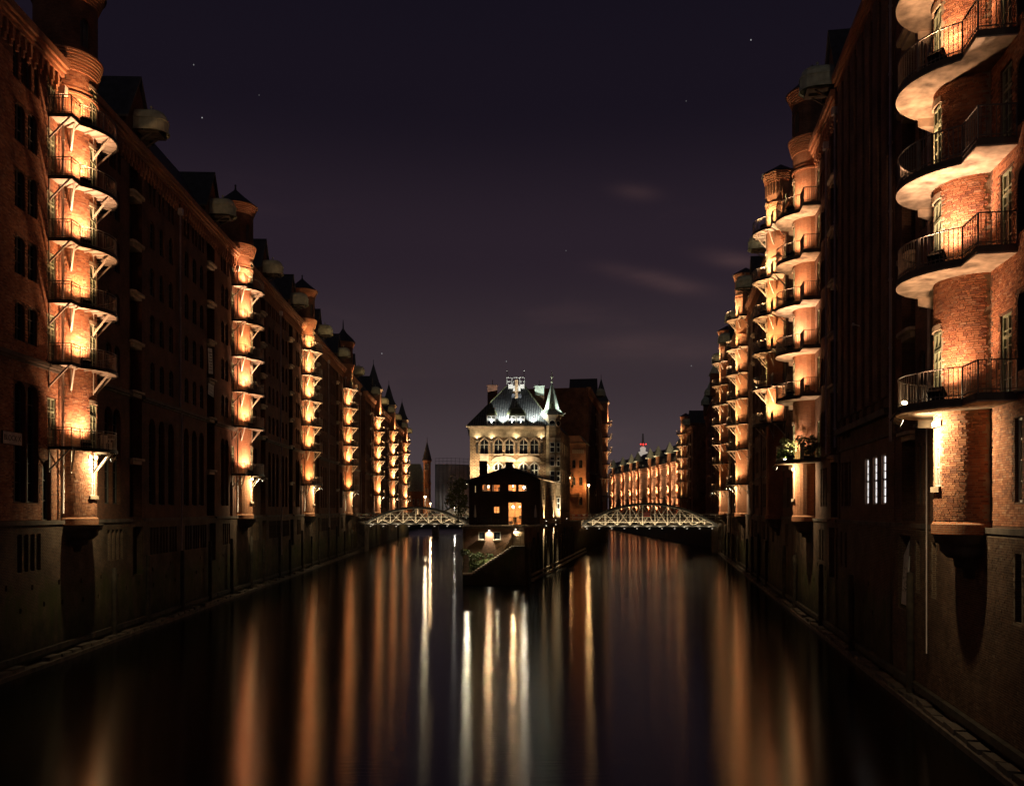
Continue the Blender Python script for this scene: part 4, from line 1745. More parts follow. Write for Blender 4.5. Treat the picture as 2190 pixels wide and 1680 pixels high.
for o in wops:
    low = o[2] < 14
    add_window(ws, (o[0] + o[1]) / 2, o[4] - .05, o[2], o[1] - o[0], o[3] - o[2], 2, 1, 'frame_white' if low else 'frame_grey', 'glass_dark', math.pi, transom=.62, bar=.08 if low else .06, border=.08 if low else .06)
    am = MB()
    n = 12
    for k in range(n):
        a = o[0] - .16 + (o[1] - o[0] + .32) * k / n
        c = o[0] - .16 + (o[1] - o[0] + .32) * (k + 1) / n
        za_, zb_ = (arch_z(q, o[0] - .16, o[1] + .16, o[3] + .2, o[5] + .2, True) for q in (a, c))
        am.bar((a, -.05, za_), (c, -.05, zb_), .12, .1)
    am.bar((o[0] - .16, -.05, o[3] - o[5]), (o[0] - .16, -.05, o[3] - o[5] - .25), .12)
    am.bar((o[1] + .16, -.05, o[3] - o[5]), (o[1] + .16, -.05, o[3] - o[5] - .25), .12)
    part('arch_moulding', am, 'white_board' if low else 'stone', ws)
    sb = MB()
    sb.box(o[0] - .1, o[1] + .1, -.16, .1, o[2] - .16, o[2] - .01)
    part('sill', sb, 'stone', ws)
for o in swo:
    p = PSW((o[0] + o[1]) / 2, o[2], o[4] - .05)
    add_window(ws, p[0], p[1], o[2], o[1] - o[0], o[3] - o[2], 2, 2, 'frame_dark', 'glass_dark', math.atan2(-NR.x, NR.y))
for x in (-5.1, -3.0, .64, 4.3):
    sh = MB()
    for k in range(9):
        sh.box(x - .17, x + .17, -.07, -.02, 16.8 + .17 * k, 16.8 + .17 * k + .15)
    part('shutter', sh, 'wood_dark', ws)
    br_ = MB()
    br_.box(x - .22, x + .22, -.22, .05, 18.45, 18.62)
    br_.box(x - .15, x + .15, -.16, .05, 18.62, 19.1)
    part('console', br_, 'stone', ws)
for x in (-1.2, 2.48):
    ty = MB()
    n = 14
    pts = [(x + 1.75 * math.cos(math.pi * k / n), 15.55 + .8 * math.sin(math.pi * k / n)) for k in range(n + 1)]
    ty.poly([(a, -.05, z) for a, z in pts])
    for (a, z), (c, z2) in zip(pts, pts[1:]):
        ty.bar((a, -.08, z), (c, -.08, z2), .12, .12)
    part('tympanum', ty, 'stone', ws)
spn = MB()
spn.box(-4.7, -3.45, -.06, .02, 15.55, 16.5)
part('stone_panel', spn, 'stone', ws)
co = MB()
for z0, z1, y in ((20.35, 20.5, .18), (20.5, 20.62, .34), (20.62, 20.82, .55)):
    co.box(-6.2 - y, 4.7, -y, .3, z0, z1)
part('cornice', co, 'stone', ws)
# roof
ZR, ZE = 27.3, 20.84
R0 = [(-6.55, -.45), (6.2, -.45), (9.4, 17.5), (-7.2, 17.5)]
R1 = [(-.8, 4.6), (1.9, 4.6), (2.6, 11), (-.6, 11)]
rf = MB()
for i in range(4):
    j = (i + 1) % 4
    rf.poly([(*R0[i], ZE), (*R0[j], ZE), (*R1[j], ZR), (*R1[i], ZR)])
rf.poly([(*p, ZR) for p in R1])
part('roof', rf, 'slate', ws)
# slates laid as lozenges on the front slope
slb = MB()
A, B = Vector((*R0[0], ZE)), Vector((*R0[1], ZE))
D, C_ = Vector((*R1[0], ZR)), Vector((*R1[1], ZR))
nr_ = 30
nrm = (B - A).cross(D - A).normalized()
if nrm.y > 0:
    nrm = -nrm
up = (D - A) - (D - A).dot((B - A).normalized()) * (B - A).normalized()
up = up / nr_
ww = .34
for j in range(nr_):
    t0 = j / nr_
    xa = A.x + (D.x - A.x) * t0
    xb = B.x + (C_.x - B.x) * t0
    base = Vector((0, A.y, A.z)) + Vector((0, up.y, up.z)) * j
    x = xa + (ww / 2 if j % 2 else 0)
    while x < xb - .1:
        p0 = base + Vector((x + ww / 2, 0, 0)) + nrm * .06 - Vector((0, up.y, up.z)) * .75
        p1 = base + Vector((x + ww - .015, 0, 0)) + nrm * .05
        p2 = base + Vector((x + ww / 2, 0, 0)) + Vector((0, up.y, up.z)) * 1.0 + nrm * .008
        p3 = base + Vector((x + .015, 0, 0)) + nrm * .05
        slb.poly([p0, p1, p2, p3])
        x += ww
part('slates', slb, 'slate_tile', ws, kind='stuff')
rdg = MB()
for i in range(4):
    rdg.bar((*R0[i], ZE), (*R1[i], ZR), .14, .12)
part('hip_ridge', rdg, 'copper_dark', ws, kind='stuff')


def dormer(x, w, nc, y=.35, zs=20.85):
    d = MB()
    d.box(x - w / 2, x + w / 2, y + .04, y + 2.6, zs, zs + 1.5)
    dm = part('dormer', d, 'white_board', ws)
    for k in range(nc):
        cw = w / nc
        add_window(dm, x - w / 2 + cw * (k + .5), y, zs + .15, cw - .14, 1.2, 2, 2, 'frame_white', 'glass_dark', math.pi, name='dormer_window', transom=.68, bar=.1)
    h = MB()
    hw = w / 2
    for (k0, z0), (k1, z1) in zip([(1.12, 0), (1.12, .1), (1.05, .4), (.9, .75), (.6, 1.05), (.25, 1.25), (.08, 1.5)], [(1.12, .1), (1.05, .4), (.9, .75), (.6, 1.05), (.25, 1.25), (.08, 1.5), (.0, 1.9)]):
        for sgn in range(8):
            a, c = math.pi * sgn / 8 + math.pi, math.pi * (sgn + 1) / 8 + math.pi
            q = []
            for an, kk, zz in ((a, k0, z0), (c, k0, z0), (c, k1, z1), (a, k1, z1)):
                ex = math.copysign(abs(math.cos(an)) ** .5, math.cos(an)) if abs(math.cos(an)) > 1e-6 else 0
                ey = math.copysign(abs(math.sin(an)) ** .5, math.sin(an)) if abs(math.sin(an)) > 1e-6 else 0
                q.append((x + hw * kk * ex, y + 1.0 + (1.05 * kk) * ey, zs + 1.5 + zz))
            h.poly(q)
        q = [(x - hw * k0, y + 1.0, zs + 1.5 + z0), (x + hw * k0, y + 1.0, zs + 1.5 + z0), (x + hw * k0, y + 2.8, zs + 1.5 + z0), (x - hw * k0, y + 2.8, zs + 1.5 + z0)]
        h.poly(q)
    ob('dormer_dome', h.mesh('dormer_dome', 'copper_dark'), dm)


dormer(-3.0, 1.4, 1, y=-.42)
dormer(.63, 2.6, 2, y=-.42)
lt = MB()
lt.box(.15, 1.25, 3.4, 4.9, 24.2, 27.2)
lt.box(-.55, 1.85, 4.2, 6.4, 26.6, 27.5)
part('roof_lantern', lt, 'white_board', ws)
l2 = MB()
for x in (-.05, .9):
    l2.box(x, x + .5, 3.0, 3.4, 24.6, 25.9)
part('hatch', l2, 'slate', ws)
cm2 = MB()
cm2.box(.45, .9, 2.9, 3.6, 23.4, 28.0)
part('chimney', cm2, 'brick_yellow', ws)
rl = MB()
for x in (-.75, .0, .6, 1.2, 1.85):
    rl.bar((x, 4.3, 27.5), (x, 4.3, 28.55), .07)
for z in (27.9, 28.5):
    rl.bar((-.75, 4.3, z), (1.85, 4.3, z), .07)
for x in (-.72, 1.82):
    rl.tube((x, 4.3, 27.5), (x, 4.3, 29.5), .05, 6)
    rl.lathe([(0, 29.42), (.09, 29.5), (0, 29.6)], x, 4.3, 8)
part('roof_railing', rl, 'frame_white', ws)
for x, w, zt, mt in ((-2.95, 1.5, 27.4, 'brick_dark'), (4.15, 1.4, 27.3, 'brick_yellow')):
    c_ = MB()
    c_.box(x - w / 2, x + w / 2, 4, 5.2, 22, zt - 1.5)
    chm = part('chimney', c_, mt, ws)
    c2 = MB()
    c2.box(x - w / 2 + .02, x + w / 2 - .02, 4.02, 5.18, zt - 1.5, zt)
    c2.box(x - w / 2 - .08, x + w / 2 + .08, 3.92, 5.28, zt - .2, zt - .06)
    c2.tube((x, 4.6, zt), (x, 4.6, zt + .8), .04, 6)
    part('chimney_cap', c2, 'copper_green' if mt == 'brick_yellow' else 'brick_dark', chm)
# corner turret
tx, ty_ = 5.88, .9
rt = 1.32
oc = [R(22.5 + 45 * k) for k in range(8)]
tm = MB()
tm.lathe([(rt, 6.4), (rt, 22.3)], tx, ty_, 8, R(22.5), R(382.5), 1, smooth=False)
tt_ = part('corner_turret', tm, 'plaster_rough', ws)
tm = MB()
for z, e in ((6.5, .1), (12.3, .06), (15.6, .06), (18.9, .08), (21.9, .12), (22.1, .22), (22.25, .34)):
    tm.lathe([(rt - .05, z), (rt + e, z), (rt + e, z + .14), (rt - .05, z + .14)], tx, ty_, 8, R(22.5), R(382.5), 1, smooth=False)
ob('ring_moulding', tm.mesh('ring_moulding', 'stone'), tt_)
ap = rt * math.cos(R(22.5))
for an in (-90, -45):
    a = R(an)
    rz = math.atan2(-math.cos(a), math.sin(a))
    for z, h in ((8.6, 1.7), (12.7, 1.5), (14.9, 1.6), (16.9, 1.5)):
        add_window(tt_, tx + (ap + .05) * math.cos(a), ty_ + (ap + .05) * math.sin(a), z, .72, h, 1, 2, 'frame_white', 'glass_dark', rz, transom=.55)
    for z in (11.6, 16.15, 18.45):
        pn = MB()
        pn.box(-.36, .36, -.01, .06, 0, .55)
        ob('stone_panel', pn.mesh('stone_panel', 'stone'), tt_, (tx + ap * math.cos(a), ty_ + ap * math.sin(a), z), (0, 0, rz))
    rw = MB()
    for k in range(20):
        b0, b1 = 2 * math.pi * k / 20, 2 * math.pi * (k + 1) / 20
        rw.bar((.46 * math.cos(b0), .03, .46 * math.sin(b0)), (.46 * math.cos(b1), .03, .46 * math.sin(b1)), .1, .1, m=1)
    rw.poly([(.42 * math.cos(2 * math.pi * k / 20), .01, .42 * math.sin(2 * math.pi * k / 20)) for k in range(20)], m=0)
    ob('round_window', rw.mesh('round_window', ['glass_dark', 'stone']), tt_, (tx + (ap + .01) * math.cos(a), ty_ + (ap + .01) * math.sin(a), 21.15), (0, 0, rz))
sp_ = MB()
sp_.lathe([(rt + .62, 22.38), (rt + .5, 22.55), (rt * .88, 23.3), (rt * .60, 24.6), (rt * .30, 26.0), (.10, 27.0), (.07, 27.3)], tx, ty_, 8, R(22.5), R(382.5), 1, smooth=False)
spm = part('spire', sp_, 'copper_green', ws)
kn = MB()
kn.lathe([(.07, 27.25), (.2, 27.35), (.09, 27.5), (.07, 27.9), (.22, 28.1), (.07, 28.3), (.04, 28.9), (0, 29.0)], tx, ty_, 12)
ob('finial', kn.mesh('finial', 'copper_pale'), spm)
for a in oc:
    pass
rb_ = MB()
pr = [(rt + .62, 22.42), (rt + .5, 22.58), (rt * .88, 23.32), (rt * .60, 24.62), (rt * .30, 26.02), (.10, 27.02)]
for a in oc:
    for (r0, z0), (r1, z1) in zip(pr, pr[1:]):
        rb_.bar((tx + r0 * math.cos(a), ty_ + r0 * math.sin(a), z0), (tx + r1 * math.cos(a), ty_ + r1 * math.sin(a), z1), .07)
ob('spire_rib', rb_.mesh('spire_rib', 'copper_green'), spm)
dmr = MB()
a = R(-90)
dmr.prism([(tx - .22, ty_ - 1.35), (tx + .22, ty_ - 1.35), (tx + .22, ty_ - .5), (tx - .22, ty_ - .5)], 23.1, 23.7)
dmr.lathe([(.32, 23.7), (.2, 24.0), (.05, 24.3), (0, 24.6)], tx, ty_ - 1.0, 8)
ob('spire_dormer', dmr.mesh('spire_dormer', 'copper_dark'), spm)

# its floodlights
FW = spot('facade_flood', 2000, (1, .80, .53), 150, .9, .06)
FR = spot('roof_flood', 5200, (.95, 1.0, .97), 84, .9, .06)
FD = spot('dormer_flood', 120, (.92, .98, 1.0), 130, .9, .04)


def small_flood(loc, label, light, aim, group, rz=0):
    def mk():
        b_ = MB()
        b_.box(-.13, .13, -.08, .08, .08, .24)
        b_.bar((0, 0, 0), (0, 0, .1), .05)
        l_ = MB()
        l_.box(-.09, .09, -.04, .04, .24, .25)
        return b_.mesh('spotlight', 'steel_dark'), l_.mesh('lens', 'lens_white')
    bm_, lm_ = cached('small_flood', mk)
    o = ob('spotlight', bm_, None, loc, (0, 0, rz), label=label, category='spotlight', group=group)
    ob('lens', lm_, o)
    add_light(light, o, (0, 0, .32), aim)


for i, (x, z, nm) in enumerate(((-5.4, 12.45, 'at the left corner'), (-3.03, 13.05, 'left of centre'), (.66, 13.85, 'right of centre'), (4.4, 12.8, 'beside the corner turret'))):
    small_flood((x, 130 - 1.6, z), f'wall spotlight {nm} of the pale brick facade, shining up', FW, (0, .16, 1), 'spotlights under the pale facade')
for i, (x, nm) in enumerate(((-1.3, 'between the two dormers'), (3.1, 'right of the wide dormer'))):
    small_flood((x, 128.95, 20.86), f'roof spotlight at the gutter {nm}', FR, (.0, .88, 1), 'spotlights along the gutter')
for i, (x, nm) in enumerate(((-3.0, 'under the small dormer'), (.0, 'under the left half of the wide dormer'), (1.26, 'under the right half of the wide dormer'))):
    small_flood((x, 129.15, 20.86), f'tiny roof spotlight {nm}', FD, (.0, .5, 1), 'spotlights along the gutter')
SF = spot('spire_flood', 700, (.9, 1, .96), 120, .9, .05)
small_flood((4.0, 130.2, 22.4), 'spotlight on the left eave of the green corner spire', SF, (.5, .15, 1), 'spotlights along the gutter')
small_flood((7.75, 130.2, 22.4), 'spotlight on the right eave of the green corner spire', SF, (-.5, .15, 1), 'spotlights along the gutter')
small_flood((3.2, 129.3, 21.9), 'spotlight at the gutter end washing the corner turret top', SF, (1, .5, .25), 'spotlights along the gutter')
FC = spot('console_flood', 130, (1, .82, .54), 150, .9, .05)
for x, nm in ((-5.1, 'far left'), (-3.0, 'left'), (.64, 'middle'), (4.3, 'right')):
    small_flood((x, 129.6, 18.65), f'small spotlight on the {nm} console between the upper arched windows', FC, (0, .25, 1), 'spotlights on the consoles')
small_flood((5.6, 128.2, 11.6), 'wall spotlight under the corner turret', FW, (.05, .16, 1), 'spotlights under the pale facade')
small_flood((8.0, 129.6, 7.0), 'low spotlight at the foot of the corner turret', FW, (-.2, .16, 1), 'spotlights under the pale facade')


# ------------------------------------------------------------------ arched truss bridges
def arch_bridge(label, xa, xb, y, zbot, zcrown, npan, width=5.0, zdeck=6.55, lamps=True, e=300):
    o = thing('arch_bridge', label, 'bridge', ((xa + xb) / 2, y, 0))
    L = xb - xa
    h = L / 2

    def za(x):
        k = min(1, abs(x) / h)
        return zbot + (zcrown - zbot) * (1 - k * k) + .0
    for side, yy in enumerate((0, width)):
        ac = MB()
        n = 40
        for k in range(n):
            x0, x1 = -h + L * k / n, -h + L * (k + 1) / n
            ac.bar((x0, yy, za(x0) + .06), (x1, yy, za(x1) + .06), .34, .44)
        part('arch_chord', ac, 'steel_dark', o)
        al = MB()
        for k in range(n):
            x0, x1 = -h + L * k / n, -h + L * (k + 1) / n
            al.bar((x0, yy, za(x0) - .19), (x1, yy, za(x1) - .19), .30, .05)
        part('arch_flange', al, 'steel_bridge', o)
        bc = MB()
        bc.bar((-h - 1.2, yy, zbot), (h + 1.2, yy, zbot), .3, .26)
        part('bottom_chord', bc, 'steel_dark', o)
        pl = L / npan
        for k in range(1, npan):
            x = -h + pl * k
            v = MB()
            v.bar((0, 0, zbot), (0, 0, za(x)), .13, .2)
            part('vertical', v, 'steel_bridge', o, (x, yy, 0))
        for k in range(npan):
            x0, x1 = -h + pl * k, -h + pl * (k + 1)
            for p, q in (((x0, zbot + .1), (x1, za(x1) - .15)), ((x0, za(x0) - .15), (x1, zbot + .1))):
                if abs(p[1] - q[1]) < .5:
                    continue
                v = MB()
                v.bar((p[0], yy + .02, p[1]), (q[0], yy + .02, q[1]), .10, .08)
                part('diagonal', v, 'steel_bridge', o)
    dk = MB()
    dk.box(-h - 2.5, h + 2.5, .5, width - .5, zdeck - .2, zdeck)
    part('deck', dk, 'stone_dark', o)
    for z in (zbot + .35, zbot + .72):
        g = MB()
        g.bar((-h - .5, .75, z), (h + .5, .75, z), .12, .14)
        part('stringer', g, 'steel_bridge', o)
    pl = L / npan
    for k in range(npan + 1):
        cbm = MB()
        cbm.bar((0, 0, zbot - .05), (0, width, zbot - .05), .2, .3)
        part('cross_beam', cbm, 'steel_dark', o, (-h + pl * k, 0, 0))
    rl = MB()
    for yy in (.55, width - .55):
        for z in (zdeck + .5, zdeck + 1.05):
            rl.bar((-h - 2.5, yy, z), (h + 2.5, yy, z), .06)
        x = -h - 2.4
        while x < h + 2.4:
            rl.bar((x, yy, zdeck), (x, yy, zdeck + 1.05), .05)
            x += 1.25
    part('railing', rl, 'steel_bridge', o)
    if lamps:
        li = spot('bridge_light_%d' % e, e, (1, .80, .50), 150, .6, .06)
        for k in range(npan):
            x = -h + pl * (k + .5)
            lm_ = MB()
            lm_.box(-.14, .14, -.05, .05, 0, .04)
            q = part('lamp', lm_, 'lens_soft', o, (x, -1.0, zbot - .5))
            add_light(li, q, (0, 0, .1), (0, .6, 1))
            br_ = MB()
            br_.bar((x, .1, zbot - .12), (x, -1.0, zbot - .53), .05)
            part('lamp_arm', br_, 'steel_dark', o)
            if k % 2 == 0:
                q = part('lamp', lm_, 'lens_soft', o, (x, 1.9, zbot - .25))
                add_light(li, q, (0, 0, .1), (0, -.02, 1))
    for sx in (-1, 1):
        ab = MB()
        ab.box(sx * (h + 1.0) - .9, sx * (h + 1.0) + .9, -.4, width + .4, -1.6, zbot + .5)
        part('abutment', ab, 'stone_dark', o)
    return o


arch_bridge('small arched steel truss bridge over the left canal, lit from below', -29.8, -9.2, 180, 5.7, 8.95, 8)
arch_bridge('larger arched steel truss bridge over the right canal, with a dark board at its middle', 13.2, 39.8, 172, 5.4, 9.65, 11)
arch_bridge('pale arched bridge far behind the small left bridge', -23.5, -9.5, 282, 6.4, 9.75, 7, zdeck=7.0, e=160)
bs = thing('bridge_board', 'dark brown board with pale stripes fixed at the middle of the right bridge', 'board', (26.1, 171.75, 7.15))
b_ = MB()
b_.box(-.72, .72, -.04, .04, 0, .95)
part('panel', b_, 'wood_dark', bs)
b_ = MB()
for z in (.12, .45, .80):
    b_.box(-.68, .68, -.06, -.045, z, z + .06)
part('stripe', b_, 'red_paint', bs, kind='stuff')
for x, nm in ((-20.4, 'second from the middle'), (-16.6, 'right of the middle')):
    o = thing('bridge_board', f'small dark square board on the left bridge, {nm}', 'board', (x, 179.75, 7.2))
    b_ = MB()
    b_.box(-.35, .35, -.04, .04, 0, .8)
    part('panel', b_, 'wood_dark', o)
    b_ = MB()
    b_.box(-.38, .38, -.02, .05, -.05, 0)
    part('panel_edge', b_, 'steel_bridge', o)


def barrier(xa, xb, y, z, label):
    o = thing('barrier', label, 'barrier', ((xa + xb) / 2, y, z))
    L = xb - xa
    n = max(2, int(L / .5))
    for k in range(n):
        b_ = MB()
        x0 = -L / 2 + L * k / n
        b_.box(x0, x0 + L / n, -.03, .03, .75, 1.0)
        part('stripe', b_, 'red_paint' if k % 2 else 'white_board', o)
    f = MB()
    x = -L / 2
    while x <= L / 2 + .01:
        f.box(x - .03, x + .03, -.04, .04, 0, 1.05)
        x += L / max(1, round(L / 2.5))
    f.box(-L / 2, L / 2, -.02, .02, .25, .5)
    part('frame', f, 'white_board', o)


barrier(-18.2, -9.4, 184.2, 6.6, 'long red and white barrier on the right half of the left bridge')
barrier(-32.0, -27.0, 184.2, 6.6, 'red and white barrier at the left end of the left bridge')
barrier(12.0, 15.6, 176.2, 6.6, 'short red and white barrier at the island end of the right bridge')


def street_lamp(loc, zt, label, energy, color, r=.22, arm=0):
    o = thing('street_lamp', label, 'street lamp', (loc[0], loc[1], loc[2]))
    h = zt - loc[2]
    b_ = MB()
    b_.tube((0, 0, 0), (0, 0, 1.0), .12, 8, r2=.09)
    b_.tube((0, 0, 1.0), (0, 0, h - .2), .07, 8, r2=.05)
    b_.lathe([(.30, h + .15), (.2, h + .3), (.03, h + .42), (0, h + .5)], 0, 0, 10)
    part('post', b_, 'steel_dark', o)
    g_ = MB()
    g_.lathe([(.05, h - .22), (r * .8, h - .1), (r, h + .1), (r * .9, h + .16)], 0, 0, 12)
    part('lantern', g_, 'bulb', o)
    add_light(point('street_%d' % energy, energy, color, .15), o, (0, -.32, h - .15))
    return o


street_lamp((-18.6, 190, 6.6), 11.3, 'bright street lamp just beyond the left bridge', 700, (1, .80, .48))
street_lamp((11.5, 178.6, 6.5), 14.9, 'slim street lamp beside the orange brick annex on the island', 800, (1, .50, .17))
street_lamp((15.6, 180.5, 6.5), 13.5, 'street lamp in front of the dark island warehouse corner', 500, (1, .50, .17), .2)
street_lamp((-20.5, 317, 6.5), 9.4, 'low added fill lamp before the grey wrapped building', 900, (1, .92, .8))  # added fill, hidden behind the bridge arch, to brighten the grey sheeting
wall_lamp((-6.5, 129.0, 12.3), 'lamp on the left flank of the island house, lighting the tree', point('tree_lamp', 1500, (1, .85, .55), .1), None, rot=math.pi / 2 * 0)
pp = thing('gate_pillar', 'dark stone gate pillar with a glowing lantern at the island end of the right bridge', 'pillar', (9.75, 165, 6.5))
b_ = MB()
b_.box(-1.0, 1.0, -1.0, 1.0, 0, 1.6)
b_.box(-.8, .8, -.8, .8, 1.6, 2.0)
b_.box(-.55, .55, -.55, .55, 2.0, 8.2)
b_.box(-.75, .75, -.75, .75, 8.2, 8.5)
part('shaft', b_, 'stone_dark', pp)
b_ = MB()
b_.lathe([(.2, 8.5), (.5, 9.0), (.58, 9.9), (.4, 10.2), (.1, 10.5), (0, 10.7)], 0, 0, 8)
part('lantern', b_, 'pod_light', pp)
add_light(point('pillar_lantern', 260, (1, .74, .42), .3), pp, (0, -.95, 9.4))
# ------------------------------------------------------------------ behind the island house: dark warehouse along the right canal
NUM = 'first second third fourth fifth sixth seventh eighth ninth tenth eleventh twelfth thirteenth fourteenth fifteenth sixteenth'.split()
PHI_E = math.atan2(-.9857, -.1683)


def iE(y):
    return -15.8 + .1707 * y


warehouse('big dark warehouse with hooded hoists behind the pale island house', (iE(232), 232), PHI_E, -1, -46, 20, 'red', 'island', levels=LEV, eave=34.2,
          bays=[-26], cols=[-41, -38, -34, -31, -20, -17, -7, 6, 16], light_up=UP_F, light_dn=None, tower_top=36.6,
          lod=2, crown='spire', mansard=[], lamp_at=75)
ew = thing('brick_annex', 'orange lit brick annex with a stepped gable in front of the dark island warehouse', 'house', (0, 180.5, 0))
eo = []
for x in (10.6, 12.6, 14.0):
    for z in (9.5, 13.5, 17.0):
        if rnd.random() < .75:
            eo.append((x - .35, x + .35, z, z + 1.7, .2, .3, False))
em = MB()
wall_open(em, PF, 9.2, 15.0, 6.4, 22.0, eo)
em.poly([(9.2, 0, 22), (15.0, 0, 22), (13.6, 0, 23.6), (10.4, 0, 23.6)])
em.poly([(15.0, 0, 6.4), (16.6, 9, 6.4), (16.6, 9, 22), (15.0, 0, 22)])
part('wall', em, 'brick_far', ew)
for o in eo:
    add_window(ew, (o[0] + o[1]) / 2, o[4] - .05, o[2], o[1] - o[0], o[3] - o[2], 2, 2, 'frame_dark', 'glass_dark', math.pi)
er = MB()
er.poly([(9.0, -.2, 22), (15.2, -.2, 22), (16.8, 9, 22), (9.0, 9, 22)])
er.poly([(15.2, -.2, 22), (16.8, 9, 22), (15.0, 9, 24.2), (13.6, .3, 23.7)])
part('roof', er, 'copper_pale', ew)
en = MB()
en.prism([(11.4, 0), (12.0, -1.0), (13.6, -1.0), (14.2, 0)], 11.6, 12.0)
for k in range(5):
    q = .16 * k
    en.prism([(11.5 + q, 0), (12.1 + q, -.9 + q), (13.5 - q, -.9 + q), (14.1 - q, 0)], 11.5 - .32 * (k + 1), 11.5 - .32 * k)
part('oriel_foot', en, 'brick_far', ew)
for k in range(6):
    nb = MB()
    nb.box(-.16, .16, -.06, 0, 0, .75)
    nb.lathe([(.16, .75), (.0, .95)], 0, -.03, 6)
    part('niche', nb, 'stone', ew, (12.4 + .42 * k, -.02, 20.0))

# ------------------------------------------------------------------ right bank beyond the bridge
warehouse('dark warehouse with green spires beyond the right bridge', (xR(206), 206), PHI_R, 1, -28, 36, 'red', 'dark beyond bridge', turret=None,
          bays=[-6, 12], cols=[-24, -20, -14, -10, 0, 4, 18, 22, 27, 31], eave=33.5, tall_ground=False, mansard=[(-28, -9), (-3, 9), (15, 36)], r=0, lod=2)
for k, (s, zz, w) in enumerate(((-16, 37.5, 2.0), (24, 37.0, 1.7))):
    p = Vector((xR(206), 206, 0)) + Vector((.1683, .9857, 0)) * s
    o = thing('roof_turret', ('nearer', 'farther')[k] + ' green copper spire on the dark warehouse beyond the right bridge', 'spire', (p.x + .6, p.y, 33.0), PHI_R)
    b_ = MB()
    b_.box(-w, w, -w, w, 0, zz - 33)
    part('base', b_, 'brick_dark', o)
    b_ = MB()
    q = [(-w - .3, -w - .3), (w + .3, -w - .3), (w + .3, w + .3), (-w - .3, w + .3)]
    for i in range(4):
        b_.poly([(*q[i], zz - 33), (*q[(i + 1) % 4], zz - 33), (0, 0, zz - 33 + 5)])
    b_.tube((0, 0, zz - 28.3), (0, 0, zz - 26.8), .07, 6)
    part('cone_roof', b_, 'copper_green', o)
kw6 = dict(kwR2)
kw6.update(eave=32)
warehouse('warehouse with a lone lit turret under green hoods at the bend of the right canal', (51.3, 262), math.atan2(1, .05), 1, -14, 13, 'red', 'bend', levels=LEV,
          bays=[-9], cols=[-4.5, 6, 9], light_up=UP_F, light_dn=None, tower_top=36, lod=2, mansard=[(-6, 13)], lamp_at=90, **kw6)

# the row of warehouses in the right distance, each with one lit hoist column
FY = [288, 300, 316.6, 329.5, 351, 364, 382, 404]
far_names = ['first', 'second', 'third', 'fourth', 'fifth', 'sixth', 'seventh', 'eighth']
PHI_F = math.atan2(.9977, -.0675)
UPC = spot('column_light', 8500, (1, .66, .38), 125, .8, .15)
UPW2 = spot('wall_wash', 2600, (1, .58, .27), 150, .9, .3)
for i, y in enumerate(FY):
    a = (FY[i - 1] + y) / 2 - y if i else -7
    c = (FY[i + 1] + y) / 2 - y if i < len(FY) - 1 else 14
    C0 = (73.8 - .0677 * y, y)
    o = thing('warehouse', f'distant brick warehouse with the {far_names[i]} lit hoist column from the right bridge side', 'warehouse', (C0[0], C0[1], 0), PHI_F, 'distant warehouses beyond the right bridge')
    ops = []
    s = a + 1.0
    while s < c - 1.0:
        if abs(s) > 1.9:
            for z in (8.6, 13.2, 16.8, 20.4):
                ops.append((s - .42, s + .42, z, z + 2.5, .25, .3, False))
        s += 2.1
    P = lambda u, z, d: (u, -d, z)
    w = MB()
    wall_open(w, P, a, c, -1.6, 24.6, ops)
    part('wall', w, 'brick_far', o)
    for q in ops:
        add_window(o, (q[0] + q[1]) / 2, -.2, q[2], .84, q[3] - q[2], 2, 3, 'frame_dark', 'glass_dark')
    st_ = MB()
    for z in (7.6, 12.2, 23.0, 23.6, 24.2):
        st_.box(a, c, -.1, .18 + (.15 if z > 23 else 0), z, z + .25)
    part('string_course', st_, 'brick_red', o, kind='stuff')
    rf = MB()
    pr = [(.3, 24.6), (-3.0, 30.0 + .8 * math.sin(i * 2.1)), (-9, 31.2 + .8 * math.sin(i * 2.1)), (-16, 24.6)]
    for (y0, z0), (y1, z1) in zip(pr, pr[1:]):
        rf.poly([(a, y0, z0), (c, y0, z0), (c, y1, z1), (a, y1, z1)])
    for q in (a, c):
        rf.poly([(q, yy, zz) for yy, zz in pr])
        rf.poly([(q, 0, -1.6), (q, -16, -1.6), (q, -16, 24.6), (q, 0, 24.6)])
    part('roof', rf, 'slate', o)
    hc = MB()
    hc.box(-1.0, -.55, 0, .8, 7.4, 27.6)
    hc.box(.55, 1.0, 0, .8, 7.4, 27.6)
    hc.box(-.55, .55, -.05, .35, 7.4, 27.6)
    for z in (9.5, 13, 16.5, 20, 23.5):
        hc.box(-1.0, 1.0, .0, 1.15, z, z + .3)
    part('hoist_column', hc, 'brick_far', o)
    hd = MB()
    q = [(-1.5, -1.6), (1.5, -1.6), (1.5, 1.9), (-1.5, 1.9)]
    for k in range(4):
        hd.poly([(*q[k], 27.6), (*q[(k + 1) % 4], 27.6), (0, .2, 31.6)])
    hd.poly([(*p, 27.6) for p in q])
    part('hoist_hood', hd, 'copper_green', o)
    for z in (8.2, 14.0, 20.0):
        add_light(UPC, o, (0, 2.1, z), (0, -.38, 1))
    lm_ = MB()
    for z in (8.2, 14.0, 20.0):
        lm_.bar((0, 1.0, z - .1), (0, 2.3, z - .1), .08)
        lm_.box(-.2, .2, 2.2, 2.5, z - .16, z - .06)
    part('lamp_bracket', lm_, 'steel_dark', o, kind='stuff')

